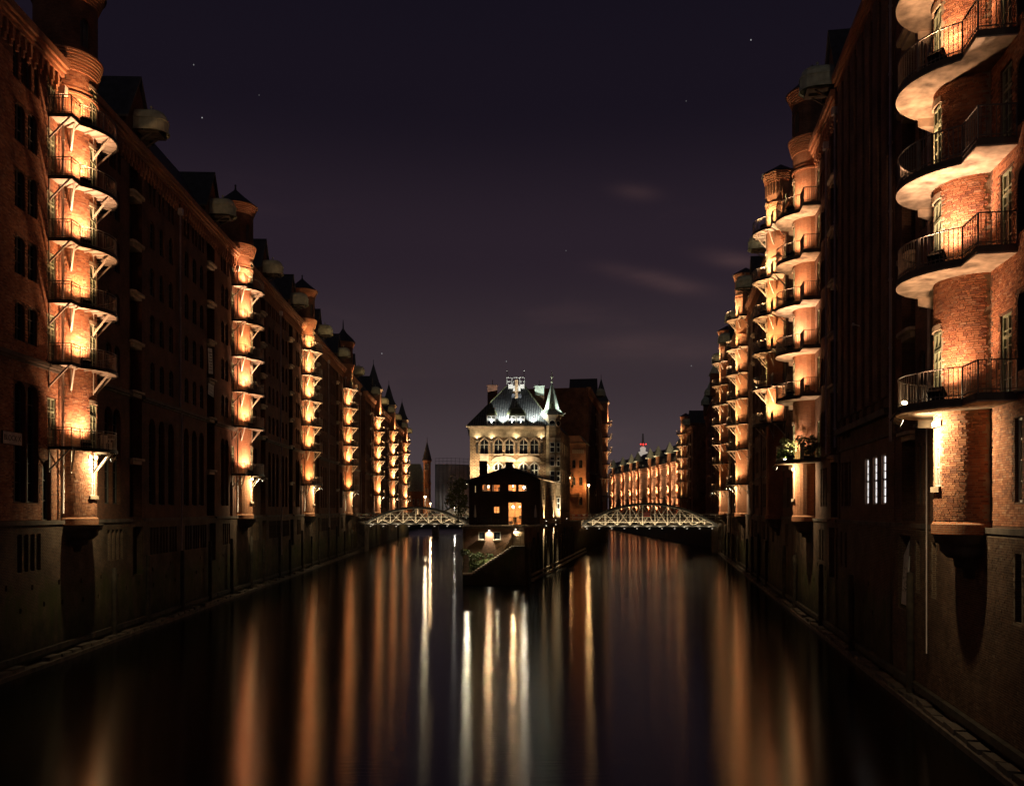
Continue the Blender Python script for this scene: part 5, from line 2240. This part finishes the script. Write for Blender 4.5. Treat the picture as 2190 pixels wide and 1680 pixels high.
# radio tower on the skyline
tv = thing('radio_tower', 'slender radio tower with red lights above the distant roofs', 'tower', (132.8, 900, 7))
b_ = MB()
b_.tube((0, 0, 0), (0, 0, 60), 3.0, 12, r2=2.0)
part('shaft', b_, 'stone', tv)
b_ = MB()
b_.lathe([(2, 56), (5.0, 58.5), (5.0, 60), (2.6, 61), (2.6, 62), (2.9, 63), (2.9, 64.5), (1.4, 65.5)], 0, 0, 20)
part('pod', b_, 'pod_light', tv)
b_ = MB()
b_.tube((0, 0, 66), (0, 0, 79), 1.6, 8, r2=.7)
part('antenna', b_, 'white_board', tv)
for x in (-2.6, 0, 2.6):
    b_ = MB()
    b_.lathe([(0, -.8), (.8, 0), (0, .8)], 0, 0, 8)
    part('warning_light', b_, 'red_lamp', tv, (x, -2.5, 68))

# ------------------------------------------------------------------ left distance
tt2 = thing('stair_tower', 'slim brick tower with a dark pointed spire at the end of the left canal', 'tower', (-28.7, 300, 0))
b_ = MB()
b_.lathe([(1.35, 6), (1.35, 17.2), (1.55, 17.4), (1.55, 17.7), (1.3, 17.8), (1.3, 24.6), (1.6, 24.8), (1.6, 25.2), (1.35, 25.3)], 0, 0, 8, R(22.5), R(382.5), smooth=False)
part('shaft', b_, 'brick_far', tt2)
b_ = MB()
b_.lathe([(1.75, 25.2), (1.1, 27.6), (.12, 31.4), (.06, 33), (0, 33.2)], 0, 0, 8, R(22.5), R(382.5), smooth=False)
part('cone_roof', b_, 'slate', tt2)
for z in (11.2, 14.2, 22.0):
    for x in (-.36, .36):
        add_window(tt2, x, -1.28, z, .45, 1.5 if z < 20 else 2.0, 1, 2, 'white_board', 'glass_dark', math.pi)
street_lamp((-27.0, 293, 6.5), 10.6, 'added fill lamp at the foot of the slim spired tower', 2600, (1, .62, .30))  # added lamp, put here to wash the tower shaft orange
gh = thing('gabled_house', 'brick house with a steep green roof left of the slim spired tower', 'house', (0, 312, 0))
b_ = MB()
b_.poly([(-40, 0, 6), (-30.4, 0, 6), (-30.4, 0, 15), (-40, 0, 15)])
b_.poly([(-30.4, 0, 6), (-29.6, 10, 6), (-29.6, 10, 15), (-30.4, 0, 15)])
part('wall', b_, 'brick_far', gh)
b_ = MB()
b_.poly([(-40, -.2, 15), (-30.2, -.2, 15), (-32.8, 6, 25), (-40, 6, 25)])
b_.poly([(-30.2, -.2, 15), (-29.4, 10, 15), (-32.8, 6, 25)])
part('roof', b_, 'copper_green', gh)
for x in (-34.6, -33.0, -31.4):
    add_window(gh, x, -.06, 10.2, .7, 2.2, 2, 2, 'frame_white', 'glass_dark', math.pi)
    add_window(gh, x, -.06, 7.0, .7, 2.0, 2, 2, 'frame_white', 'lit_warm' if x == -33.0 else 'glass_dark', math.pi)
gb = thing('wrapped_building', 'grey curved building wrapped in scaffold sheeting left of the island', 'building', (0, 330, 0))
NP = 9
pts = []
for k in range(NP + 1):
    t_ = k / NP
    pts.append((-28.2 + 13.4 * t_, -4 + 16 * t_ * t_ - 10 * t_))
for lev in range(6):
    for k in range(NP):
        b_ = MB()
        (xa, ya), (xb, yb) = pts[k], pts[k + 1]
        n = 6
        z0, z1 = 6 + 3.2 * lev, 6 + 3.2 * lev + 3.17
        gx = (xb - xa) * .01
        for j in range(n):
            t0, t1 = j / n, (j + 1) / n
            o0, o1 = .10 * math.sin(t0 * 9 + k + lev), .10 * math.sin(t1 * 9 + k + lev)
            b_.poly([(xa + gx + (xb - xa - 2 * gx) * t0, ya + (yb - ya) * t0 + o0, z0), (xa + gx + (xb - xa - 2 * gx) * t1, ya + (yb - ya) * t1 + o1, z0),
                     (xa + gx + (xb - xa - 2 * gx) * t1, ya + (yb - ya) * t1 + o1 * .6, z1), (xa + gx + (xb - xa - 2 * gx) * t0, ya + (yb - ya) * t0 + o0 * .6, z1)])
        part('sheet', b_, 'tarp', gb)
sc_b = MB()
for k in range(NP + 1):
    x, y = pts[k]
    sc_b.bar((x, y - .25, 6), (x, y - .25, 27.6), .09)
for z in (25.2, 26.3, 27.4):
    for k in range(NP):
        sc_b.bar((pts[k][0], pts[k][1] - .25, z), (pts[k + 1][0], pts[k + 1][1] - .25, z), .08)
part('scaffold', sc_b, 'steel_dark', gb)
b_ = MB()
b_.prism([(p[0], p[1] + .4) for p in pts] + [(-14, 20), (-29, 20)], 6, 25)
part('wall', b_, 'stone_dark', gb)
ex = MB()
ex.box(-15.5, 30, 4, 18, 6, 23.5)
part('wing', ex, 'slate', gb)


# ------------------------------------------------------------------ trees and plants
def leaf_cloud(n, sx, sy, sz, leaf, rnd, holes=5):
    b_ = MB()
    cl = [(rnd.uniform(-.7, .7), rnd.uniform(-.7, .7), rnd.uniform(-.75, .8), rnd.uniform(.28, .5)) for _ in range(holes)]
    for _ in range(n):
        c = rnd.choice(cl)
        while True:
            v = Vector((rnd.uniform(-1, 1), rnd.uniform(-1, 1), rnd.uniform(-1, 1)))
            if v.length < 1:
                break
        v = v.normalized() * (v.length ** .5) * c[3] + Vector(c[:3])
        p = Vector((v.x * sx, v.y * sy, v.z * sz))
        a = Vector((rnd.uniform(-1, 1), rnd.uniform(-1, 1), rnd.uniform(-.6, .6))).normalized() * leaf * rnd.uniform(.6, 1.3)
        c2 = a.cross(Vector((rnd.uniform(-1, 1), rnd.uniform(-1, 1), rnd.uniform(-1, 1)))).normalized() * leaf * .5
        b_.poly([p - a, p + c2, p + a, p - c2])
    return b_


def tree(loc, h, w, label, seed, n=1500, leaf=.16, cat='tree', group=None):
    rnd = random.Random(seed)
    o = thing('tree', label, cat, loc, 0, group)
    t_ = MB()
    t_.tube((0, 0, -.2), (.1, 0, h * .45), .16, 8, r2=.1)
    for k in range(7):
        a = k * 2.4
        z = h * (.3 + .07 * k)
        t_.tube((.07, 0, z), (.07 + w * .6 * math.cos(a), w * .6 * math.sin(a), z + h * .2), .07, 6, r2=.02)
    part('trunk', t_, 'bark', o)
    c_ = leaf_cloud(n, w, w, h * .42, leaf, rnd, 16)
    for i in range(len(c_.v)):
        x, y, z = c_.v[i]
        c_.v[i] = (x, y, z + h * .58)
    part('crown', c_, 'tree_leaf', o)
    return o


tree((-10.6, 174, 6.5), 8.2, 2.3, 'leafy tree lit green between the left bridge and the island house', 5, 2600, .2)
tree((9.0, 152, 6.5), 13.5, 1.7, 'tree at the right side of the pale island house', 9, 1800, .2)


def shrub(loc, s, label, seed, n=420, leaf=.1, mat='plant_leaf', group=None, pot=False):
    rnd = random.Random(seed)
    o = thing('shrub' if not pot else 'potted_plant', label, 'shrub' if not pot else 'plant', loc, 0, group)
    t_ = MB()
    for k in range(6):
        a = k * 1.05
        t_.tube((0, 0, 0), (s * .4 * math.cos(a), s * .4 * math.sin(a), s * .8), .02, 5, r2=.008)
    part('stem', t_, 'bark', o)
    c_ = leaf_cloud(n, s * .75, s * .6, s * .62, leaf, rnd, 9)
    for i in range(len(c_.v)):
        x, y, z = c_.v[i]
        c_.v[i] = (x, y, max(.03, z + s * .7))
    part('foliage', c_, mat, o)
    if pot:
        p_ = MB()
        p_.lathe([(0, 0), (.16, 0), (.22, .34), (.25, .34), (.25, .40), (.2, .40), (.18, .3), (0, .3)], 0, 0, 14)
        part('pot', p_, 'stone_dark', o)
        for q in o.children:
            if not q.name.startswith('pot'):
                q.location.z = .3
    return o


shrub((-4.8, 103.0, 1.75), 1.7, 'large straggly bush at the foot of the stairs, left of the lit wall', 1, 900, .13, group='bushes on the island bank')
shrub((-3.9, 103.4, 2.3), 1.1, 'pale green bush below the left window under the terrace', 2, 500, .1, group='bushes on the island bank')
shrub((-4.3, 102.6, 1.3), .9, 'low dark bush by the bottom steps', 3, 400, .1, group='bushes on the island bank')
shrub((-2.55, 103.3, 2.7), .6, 'single small round bush in the middle of the grassy bank', 4, 260, .08, group='bushes on the island bank')
stn = thing('stone_block', 'pale rough stones stacked at the left edge of the island tip', 'stones', (-5.4, 102.4, 1.2))
for k in range(5):
    b_ = MB()
    b_.box(-.35 + .05 * k, .35, -.3, .3, 0, .42)
    part('stone', b_, 'stone', stn, (.1 * (k % 2), 0, .44 * k), (0, 0, .12 * (k % 3)))

# potted plants and a small green lamp on the second right turret's lowest balcony
M2 = Matrix.Translation((xR(68.7), 68.7, 0)) @ Matrix.Rotation(PHI_R, 4, 'Z')
for k, (s, t_, sz, lab) in enumerate(((-1.5, 1.85, 1.15, 'tall leafy potted plant lit yellow green on the lowest balcony of the second right turret'),
                                      (-.7, 2.25, .6, 'small potted plant at the curved rail of the second right turret'),
                                      (-2.9, .95, 1.2, 'dark potted plant by the door of the second right turret'),
                                      (-3.4, .6, .9, 'low dark potted plant at the near corner of the second right turret balcony'))):
    p = M2 @ Vector((s, t_, 12.1))
    shrub((p.x, p.y, p.z), sz, lab, 20 + k, 420, .11, group='potted plants on the balcony', pot=True)
p = M2 @ Vector((-.9, 2.15, 12.1))
o = thing('garden_light', 'small bright garden light on the floor of the plant balcony', 'lamp', tuple(p), PHI_R)
b_ = MB()
b_.tube((0, 0, 0), (0, 0, .2), .03, 8)
b_.tube((0, 0, .32), (0, 0, .34), .12, 10)
part('stand', b_, 'black_paint', o)
b_ = MB()
b_.lathe([(.03, .18), (.11, .22), (.11, .31), (.0, .33)], 0, 0, 10)
part('bulb', b_, 'bulb_white', o)
add_light(point('garden', 60, (.95, .95, .45), .1), o, (-.1, -.2, .45))


# ------------------------------------------------------------------ furniture
def chair(loc, rz, label, group, mat='wood_dark'):
    o = thing('chair', label, 'chair', loc, rz, group)

    def mk():
        s_ = MB()
        s_.box(-.22, .22, -.22, .22, .43, .47)
        b_ = MB()
        for x in (-.18, -.06, .06, .18):
            b_.box(x - .035, x + .035, .19, .22, .47, .9)
        b_.box(-.22, .22, .19, .225, .84, .92)
        l_ = MB()
        l_.box(-.02, .02, -.02, .02, 0, .43)
        return s_.mesh('seat', mat), b_.mesh('backrest', mat), l_.mesh('leg', mat)
    a, c, l = cached(('chair', mat), mk)
    ob('seat', a, o)
    ob('backrest', c, o)
    for x in (-.2, .2):
        for y in (-.2, .2):
            ob('leg', l, o, (x, y, 0))


def table(loc, label, group, mat='wood_dark'):
    o = thing('table', label, 'table', loc, 0, group)

    def mk():
        s_ = MB()
        s_.lathe([(0, .70), (.36, .70), (.38, .72), (.36, .74), (0, .74)], 0, 0, 16)
        l_ = MB()
        l_.tube((0, 0, .04), (0, 0, .7), .03, 8)
        l_.lathe([(.24, 0), (.22, .03), (0, .05)], 0, 0, 12)
        return s_.mesh('tabletop', mat), l_.mesh('pedestal', mat)
    a, l = cached(('table', mat), mk)
    ob('tabletop', a, o)
    ob('pedestal', l, o)


gname = 'terrace furniture before the gabled house'
for k, x in enumerate((-3.4, -1.7, .3, 2.0)):
    wh = ('leftmost', 'second', 'third', 'rightmost')[k]
    table((x, 108.5, 6.62), f'{wh} round cafe table on the island terrace', gname)
    for q, (dx, dy, rz) in enumerate(((-.62, 0, 1.57), (.62, .05, -1.57), (.05, .65, 0))):
        chair((x + dx, 108.5 + dy, 6.62), rz, f'{("left", "right", "far")[q]} chair at the {wh} cafe table on the terrace', gname, 'steel_dark')
for k, (x, y) in enumerate(((-4.6, 110.5), (2.9, 109.6))):
    o = thing('parasol', ('left', 'right')[k] + ' folded parasol on the island terrace', 'parasol', (x, y, 6.62))
    b_ = MB()
    b_.tube((0, 0, 0), (0, 0, 2.6), .03, 8)
    b_.lathe([(.28, 0), (.28, .06), (.05, .1)], 0, 0, 14)
    part('pole', b_, 'steel_dark', o)
    b_ = MB()
    b_.lathe([(.10, .95), (.17, 1.1), (.13, 1.7), (.06, 2.4), (0, 2.6)], 0, 0, 10)
    part('canopy', b_, 'cloth_pale', o)
ML = Matrix.Translation((xL(53.3), 53.3, 0)) @ Matrix.Rotation(PHI_L, 4, 'Z')
p = ML @ Vector((-.1, 1.85, 12.1))
chair(tuple(p), 1.0, 'pale folding chair on the lowest balcony of the nearest left turret', 'balcony chairs', 'steel_cream')
p = ML @ Vector((-.9, 1.75, 12.1))
table(tuple(p), 'small pale round table on the lowest balcony of the nearest left turret', 'balcony tables', 'steel_cream')
p = M2 @ Vector((-3.2, .7, 16.85))
chair(tuple(p), .4, 'dark chair on the second balcony of the second right turret', 'balcony chairs', 'black_paint')

# ------------------------------------------------------------------ signs and panels
sg = thing('sign', 'small white sign reading BLOCK X on the nearest left warehouse', 'sign', tuple(ML @ Vector((6.35 + 1.0, .08, 11.9))), PHI_L)
b_ = MB()
b_.box(-.95, .95, 0, .05, 0, .62)
part('panel', b_, 'white_board', sg)
b_ = MB()
for x0, x1, z0, z1 in ((-.98, .98, -.03, 0), (-.98, .98, .62, .65), (-.98, -.95, 0, .62), (.95, .98, 0, .62)):
    b_.box(x0, x1, -.01, .07, z0, z1)
part('panel_frame', b_, 'steel_dark', sg)
fc = bpy.data.curves.new('sign_text', 'FONT')
fc.body = 'BLOCK X'
fc.size = .40
fc.align_x = 'CENTER'
fc.align_y = 'CENTER'
fc.extrude = .004
fc.materials.append(MATS['black_paint'])
tmp = bpy.data.objects.new('sign_text', fc)
col.objects.link(tmp)
dg = bpy.context.evaluated_depsgraph_get()
tme = bpy.data.meshes.new_from_object(tmp.evaluated_get(dg))
col.objects.unlink(tmp)
bpy.data.objects.remove(tmp)
ob('lettering', tme, sg, (0, .055, .31), (R(90), 0, R(180)), kind='stuff')

MT2 = Matrix.Translation((xL(91), 91, 0)) @ Matrix.Rotation(PHI_L, 4, 'Z')
for k, (z, h, w, rot, lab) in enumerate(((20.9, 2.3, 1.3, .12, 'tall printed white panel hanging in the dark loading bay of the second left warehouse'),
                                         (18.9, 1.15, 1.7, -.08, 'wide white panel below the tall one in the loading bay of the second left warehouse'))):
    o = thing('banner', lab, 'banner', tuple(MT2 @ Vector((10.1, -.05, z))), PHI_L)
    b_ = MB()
    b_.box(-w / 2, w / 2, 0, .04, 0, h)
    part('panel', b_, 'white_board', o, (0, 0, 0), (0, rot, 0))
    b_ = MB()
    n = 7 if k == 0 else 3
    for j in range(n):
        zz = h * (.12 + .8 * j / n)
        b_.box(-w * .38, w * (.38 - .12 * (j % 3)), .042, .046, zz, zz + h * .035)
    part('print', b_, 'stone_dark', o, (0, 0, 0), (0, rot, 0), kind='stuff')
MR1 = Matrix.Translation((xR(32.6), 32.6, 0)) @ Matrix.Rotation(PHI_R, 4, 'Z')
o = thing('white_panel', 'scuffed white board leaning in the low opening beside the nearest right turret', 'board', tuple(MR1 @ Vector((9.35, .12, 4.05))), PHI_R)
b_ = MB()
b_.prism([(-.45, 0), (.45, 0), (.45, .05), (-.45, .05)], 0, 2.3)
b_.poly([(-.45, .05, 2.3), (.45, .05, 2.3), (-.45, .05, 3.1)])
part('panel', b_, 'white_board', o, (0, 0, 0), (R(3), 0, 0))
b_ = MB()
rr2 = random.Random(4)
for k in range(26):
    x, z = rr2.uniform(-.3, .3), rr2.uniform(.5, 1.7)
    b_.box(x - rr2.uniform(.02, .07), x + .03, .056, .06, z, z + rr2.uniform(.03, .12))
part('torn_paper', b_, 'black_paint', o, (0, 0, 0), (R(3), 0, 0), kind='stuff')
o = thing('security_camera', 'tiny pale camera on an arm on the ribbed brown wall', 'camera', tuple(pl_M @ Vector((-.4, .3, 19.0))), PHI_R)
b_ = MB()
b_.bar((0, 0, 0), (0, .35, .1), .05)
part('arm', b_, 'frame_white', o)
b_ = MB()
b_.bar((0, .35, .12), (-.28, .40, .02), .12)
part('housing', b_, 'frame_white', o)

# ------------------------------------------------------------------ waterline: stone ledges and timber piles
for nm, fn, y0, y1, sgn, seed in (('left_ledge', xL, 40, 178, 1, 1), ('right_ledge', xR, 20, 176, -1, 2)):
    rnd = random.Random(seed)
    base = MB()
    n = 60
    ys = [y0 + (y1 - y0) * k / n for k in range(n + 1)]
    for a, c in zip(ys, ys[1:]):
        pa, pb = (fn(a), a), (fn(c), c)
        base.poly([(pa[0] + sgn * .1, pa[1], .22), (pb[0] + sgn * .1, pb[1], .22), (pb[0] + sgn * .95, pb[1], .22), (pa[0] + sgn * .95, pa[1], .22)])
        base.poly([(pa[0] + sgn * .95, pa[1], .22), (pb[0] + sgn * .95, pb[1], .22), (pb[0] + sgn * .95, pb[1], -.8), (pa[0] + sgn * .95, pa[1], -.8)])
    lo = part(nm, base, 'stone_dark', kind='structure')
    variants = []
    for v in range(6):
        b_ = MB()
        L, d, h = rnd.uniform(.5, .66), rnd.uniform(.20, .25), rnd.uniform(.17, .24)
        j = [rnd.uniform(-.03, .03) for _ in range(8)]
        p = [(-L + j[0], -d, 0), (L + j[1], -d, 0), (L + j[2], d, 0), (-L + j[3], d, 0), (-L + j[4], -d + .03, h + j[5]), (L + j[6], -d + .03, h), (L + j[7], d, h + j[1]), (-L, d, h + j[2])]
        for q in ((3, 2, 1, 0), (4, 5, 6, 7), (0, 1, 5, 4), (1, 2, 6, 5), (2, 3, 7, 6), (3, 0, 4, 7)):
            b_.poly([p[k] for k in q])
        variants.append(b_.mesh('stone', 'stone' if v == 7 else 'stone_dark'))
    y = y0
    cnt = 0
    while y < y1 and cnt < 150:
        ang = math.atan2(1, (fn(y + 1) - fn(y)))
        if rnd.random() < .86:
            x = fn(y) + sgn * (.62 + rnd.uniform(-.06, .06))
            ob('stone', rnd.choice(variants), lo, (x, y, .2 + rnd.uniform(-.03, .05)), (rnd.uniform(-.05, .05), rnd.uniform(-.03, .03), ang + rnd.uniform(-.05, .05)))
            cnt += 1
        y += 1.32
    # timber walings along the wall
    wl_ = MB()
    for a, c in zip(ys[::6], ys[6::6]):
        wl_.bar((fn(a) + sgn * .36, a + .05, .75), (fn(c) + sgn * .36, c - .05, .75), .22, .28)
    part('waling', wl_, 'timber', lo)


def pile_mesh(v):
    def mk():
        b_ = MB()
        r_ = random.Random(v)
        pr = [(.17, -1.2), (.18, .6), (.165, 2.2), (.175, 3.6), (.15, 4.7 + .5 * (v % 3)), (.0, 4.75 + .5 * (v % 3))]
        b_.lathe(pr, 0, 0, 9)
        return b_.mesh('timber_pile', 'timber')
    return cached(('pile', v), mk)


rnd = random.Random(12)
for nm, fn, sgn, ys in (('left', xL, 1, (58, 64, 71.5, 79, 86, 93.5, 99, 107, 113, 121, 128, 134, 143, 151, 160, 170)),
                        ('right', xR, -1, (39.6, 52, 62, 74.5, 81, 95, 103, 110, 117, 132, 141, 150, 158, 167))):
    for k, y in enumerate(ys):
        ob('timber_pile', pile_mesh(rnd.randrange(6)), None, (fn(y) + sgn * .5, y, 0), (0, 0, rnd.uniform(0, 6)),
           label=f'dark timber fender pile, {NUM[k]} from the viewer along the {nm} quay wall', category='pile', group=f'fender piles along the {nm} quay')
for k in range(16):
    s = 2.0 + 3.4 * k
    p = Vector(PR(s, 0, -.3))
    ob('timber_pile', pile_mesh(k % 6), None, p, (0, 0, k), label=f'dark timber fender pile, {NUM[k]} from the island tip along its right side', category='pile', group='fender piles along the island quay')
ld = MB()
for k in range(14):
    a, c = PR(2 + 5.2 * k, .35, -.55), PR(2 + 5.2 * k + 5.1, .35, -.55)
    ld.bar(a, c, .3, .3)
    a, c = PR(2 + 5.2 * k, .95, -.45), PR(2 + 5.2 * k + 5.1, .95, -.45)
    ld.bar(a, c, .2, .25)
part('island_ledge', ld, 'timber_pale', kind='structure')

# ------------------------------------------------------------------ single bricks of the near right quay, inside the lamp's light
rnd = random.Random(21)
lst = []
z = -.2
row = 0
wall_root = [o_ for o_ in bpy.data.objects if o_.name == 'warehouse.007'][0]
hol = [(-4.6, -4.1, 4.85, 7.15), (-10.75, -10.25, 4.85, 7.15), (4.35, 4.85, 4.85, 7.15), (6.75, 7.25, 4.85, 7.15), (8.2, 10.2, 3.85, 7.35)]
while z < 7.55:
    s = -7.2 + rnd.uniform(0, .25)
    while s < 11.2:
        L = .112 if rnd.random() < .22 else .238
        sc = s + L / 2
        if not any(h[0] - L / 2 < sc < h[1] + L / 2 and h[2] - .04 < z < h[3] + .04 for h in hol) and rnd.random() > .004:
            lst.append((sc, .165 + rnd.uniform(-.004, .006), z + rnd.uniform(-.003, .003), rnd.uniform(-.006, .006), L))
        s += L + .014
    z += .084
    row += 1
lst.sort(key=lambda q: abs(q[0] + 3.6) * .8 + abs(q[2] - 6.0))


def qbrick(L):
    def mk():
        b = MB()
        b.box(-L / 2, L / 2, -.02, .014, -.034, .034)
        return b.mesh('brick', 'brick_single_quay')
    return cached(('qbrick', L), mk)


qw = [c for c in wall_root.children if c.name.startswith('quay_wall')][0]
for x, y, zz, a, L in lst[:300]:
    ob('brick', qbrick(L), qw, (x, y, zz), (0, 0, a))
part('brick_course', join_bricks(lst[300:], None), 'brick_single_quay', qw, kind='stuff')
bedm = MB()
PBD = lambda u, zz, d: (u, .171 - d, zz)
wall_open(bedm, PBD, -7.2, 11.2, -.25, 7.6, [(h[0] - .02, h[1] + .02, h[2], h[3], .02) for h in hol if h[0] > -7.2])
part('mortar_bed', bedm, 'mortar_quay', qw, kind='stuff')
for dg, lv, e_, lab in ((76, 12.35, 60, 'small bright lamp on the floor at the tip of the nearest right lowest balcony'),):
    p = MR1 @ Vector((2.42 * math.cos(R(dg)), 2.42 * math.sin(R(dg)), lv))
    o = thing('floor_lamp', lab, 'lamp', tuple(p), PHI_R)
    b_ = MB()
    b_.tube((0, 0, 0), (0, 0, .12), .05, 8)
    part('stand', b_, 'black_paint', o)
    b_ = MB()
    b_.lathe([(.03, .12), (.10, .16), (.10, .24), (.0, .28)], 0, 0, 10)
    part('bulb', b_, 'bulb', o)
    add_light(point('floor_lamp', e_, (1, .7, .4), .1), o, (-.05, .05, .40))
bpy.context.view_layer.update()
